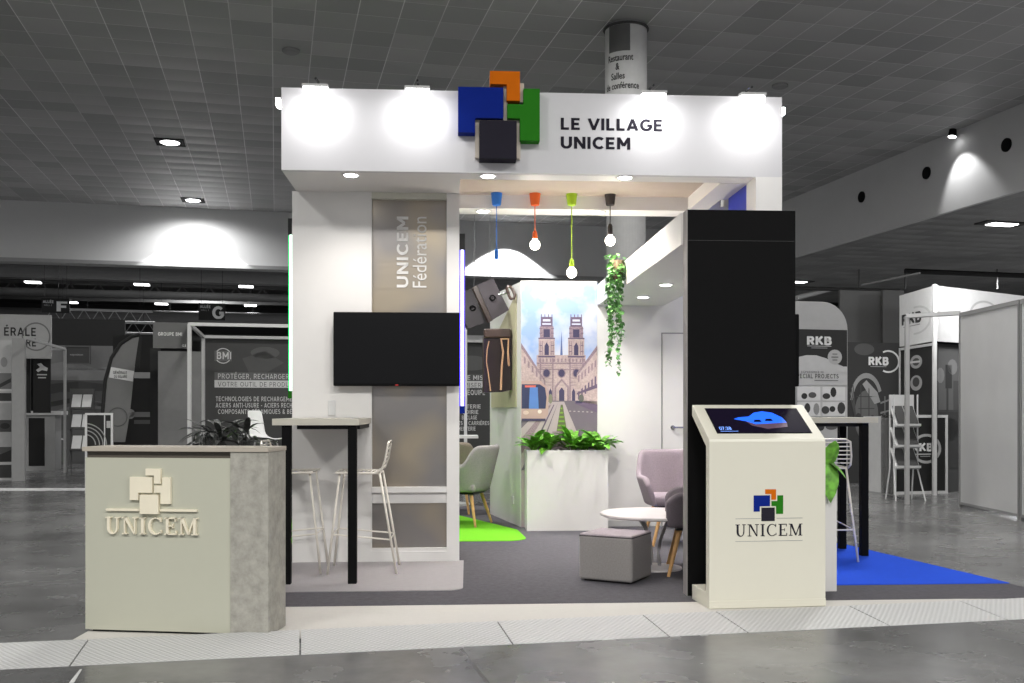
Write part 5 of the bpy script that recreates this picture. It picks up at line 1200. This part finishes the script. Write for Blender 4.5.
wall_between('corner_booth_header', 'wide white booth header at right above the pale partition panels', 'sign', 935, 1040, 14.3, 15.9, zb, zt, G(205),
    lambda p: (p.ring(982, 312, 15, 13, G(170), 0, 180, 20),), (935, 287, 1040, 343))
def shiny(p):
    p.disc(917, 360, 6, 7, G(150)).disc(917, 382, 6, 8, G(150)).up().disc(917, 360, 3.5, 4, G(60)).disc(917, 381, 3.5, 5, G(60)); p.up().rect(911, 359, 921, 361, G(190))
wall_between('bearing_panel', 'black panel with chrome bearing pictures under the white corner header', 'display panel', 899.5, 934, 15.6, 14.35, 0.0, zb-0.02, G(24), shiny, (899.5, 343, 934, 494), frame=G(175))
wall_between('dark_doorway_panel', 'dark picture panel of a workshop between the corner post and pale partition', 'display panel', 935, 962, 14.5, 14.9, 0.0, zb-0.02, G(50),
    lambda p: (p.rect(938, 346, 962, 410, G(84)), p.up(), p.disc(952, 366, 5, 8, G(120), 12), p.rect(945, 364, 951.5, 388, G(26)), p.rect(946, 388, 948, 412, G(40)), p.disc(940, 375, 4, 8, G(120), 10), p.rect(953, 380, 962, 410, G(60)), p.rect(938, 412, 962, 470, G(34)), p.disc(950, 430, 8, 12, G(54), 12)), (935, 343, 962, 494))
hframe('corner_post', 'slim white corner post of the white booth at right', 'post', [[tuple(AT(934.5, 480, 14.2).xy)+(0.0,), tuple(AT(934.5, 480, 14.2).xy)+(zt,)]], 0.035, G(190))
# pale partition panels at right with frame
def pale(label, px0, px1, Y0, Y1, h):
    P0 = AT(px0, 400, Y0); P1 = AT(px1, 400, Y1); P0.z = P1.z = 0; d = P1-P0; L_ = d.length
    t = thing('pale_partition_panel', label, 'partition panel', P0, math.atan2(d.y, d.x), 'pale partition panels at right')
    obj('panel', B().box(0.03, L_-0.03, 0.0, 0.02, 0.07, h-0.05), paint(182, rough=0.6, noise=0.06, scale=2.0), t)
    obj('frame', B().box(0, 0.03, -0.01, 0.03, 0, h).box(L_-0.03, L_, -0.01, 0.03, 0, h).box(0.03, L_-0.03, -0.01, 0.03, h-0.05, h).box(0.03, L_-0.03, -0.01, 0.03, 0.04, 0.07), G(128), t)
pale('pale grey framed partition panel at right beside the brochure rack', 959.5, 1019.5, 12.4, 10.9, 2.42)
pale('pale grey framed partition panel cut off by the right edge of the photo', 1020.5, 1052, 10.9, 10.2, 2.42)
Pp = AT(907, 493, 12.8); Pq = AT(960, 311, 12.4)
hframe('frame_post', 'thin grey metal post and top rail in front of the brochure rack', 'frame', [[(Pp.x, Pp.y, 0), (Pp.x, Pp.y, 2.42)], [(Pp.x, Pp.y, 2.42), (Pq.x, Pq.y, 2.42)]], 0.035, G(165))
P = GP(905, 500)
rack('white metal brochure rack with three slanted shelves behind the grey post', P, R(5), 0.165, [0.42, 0.70, 0.98], 1.42, G(205), G(60))
# overhead bars at right
def bar3(label, a, b_, r, c): tag(obj('ceiling_rail', B().cyl((0, 0, 0), b_-a, r, n=6), G(c), loc=a), label, 'rail')
bar3('long dark rail under the lower ceiling at right', AT(905, 271, 27), AT(1030, 276, 27), 0.07, 26)
bar3('thin pale slanting rail under the lower ceiling at right', AT(862, 285, 19), AT(920, 273, 18), 0.02, 120)
bar3('dark horizontal rail above the rounded banner', AT(795, 288, 19.5), AT(900, 291, 19.5), 0.04, 24)
bar3('pale slanted truss tube right of the black pillar', AT(796, 298, 20), AT(832, 289, 24), 0.05, 170)
for k, (px, lb) in enumerate(((859, 'thin hanging rod above the rounded banner'), (997, 'thin hanging rod above the white booth header'), (905, 'thin hanging rod between the slanting rail and white header'))):
    a = AT(px, 289, 29); tag(obj('hanging_rod', B().cyl((0, 0, 0), (0, 0, LOWC-a.z), 0.025, n=6), G(110), loc=a), lb, 'rod')
# lamps washing the white header at right
for u_, lb in ((917, 0), (962, 1), (1008, 2)):
    a = AT(u_, 283, 13.6); l = lamp('SPOT', 'header_wash', a+Vector((0, -0.15, 0.05)), 45, spot_size=R(100), spot_blend=0.6, shadow_soft_size=0.05); aim(l, AT(u_, 318, 14.6))
# the two roof washers of the far booths at left
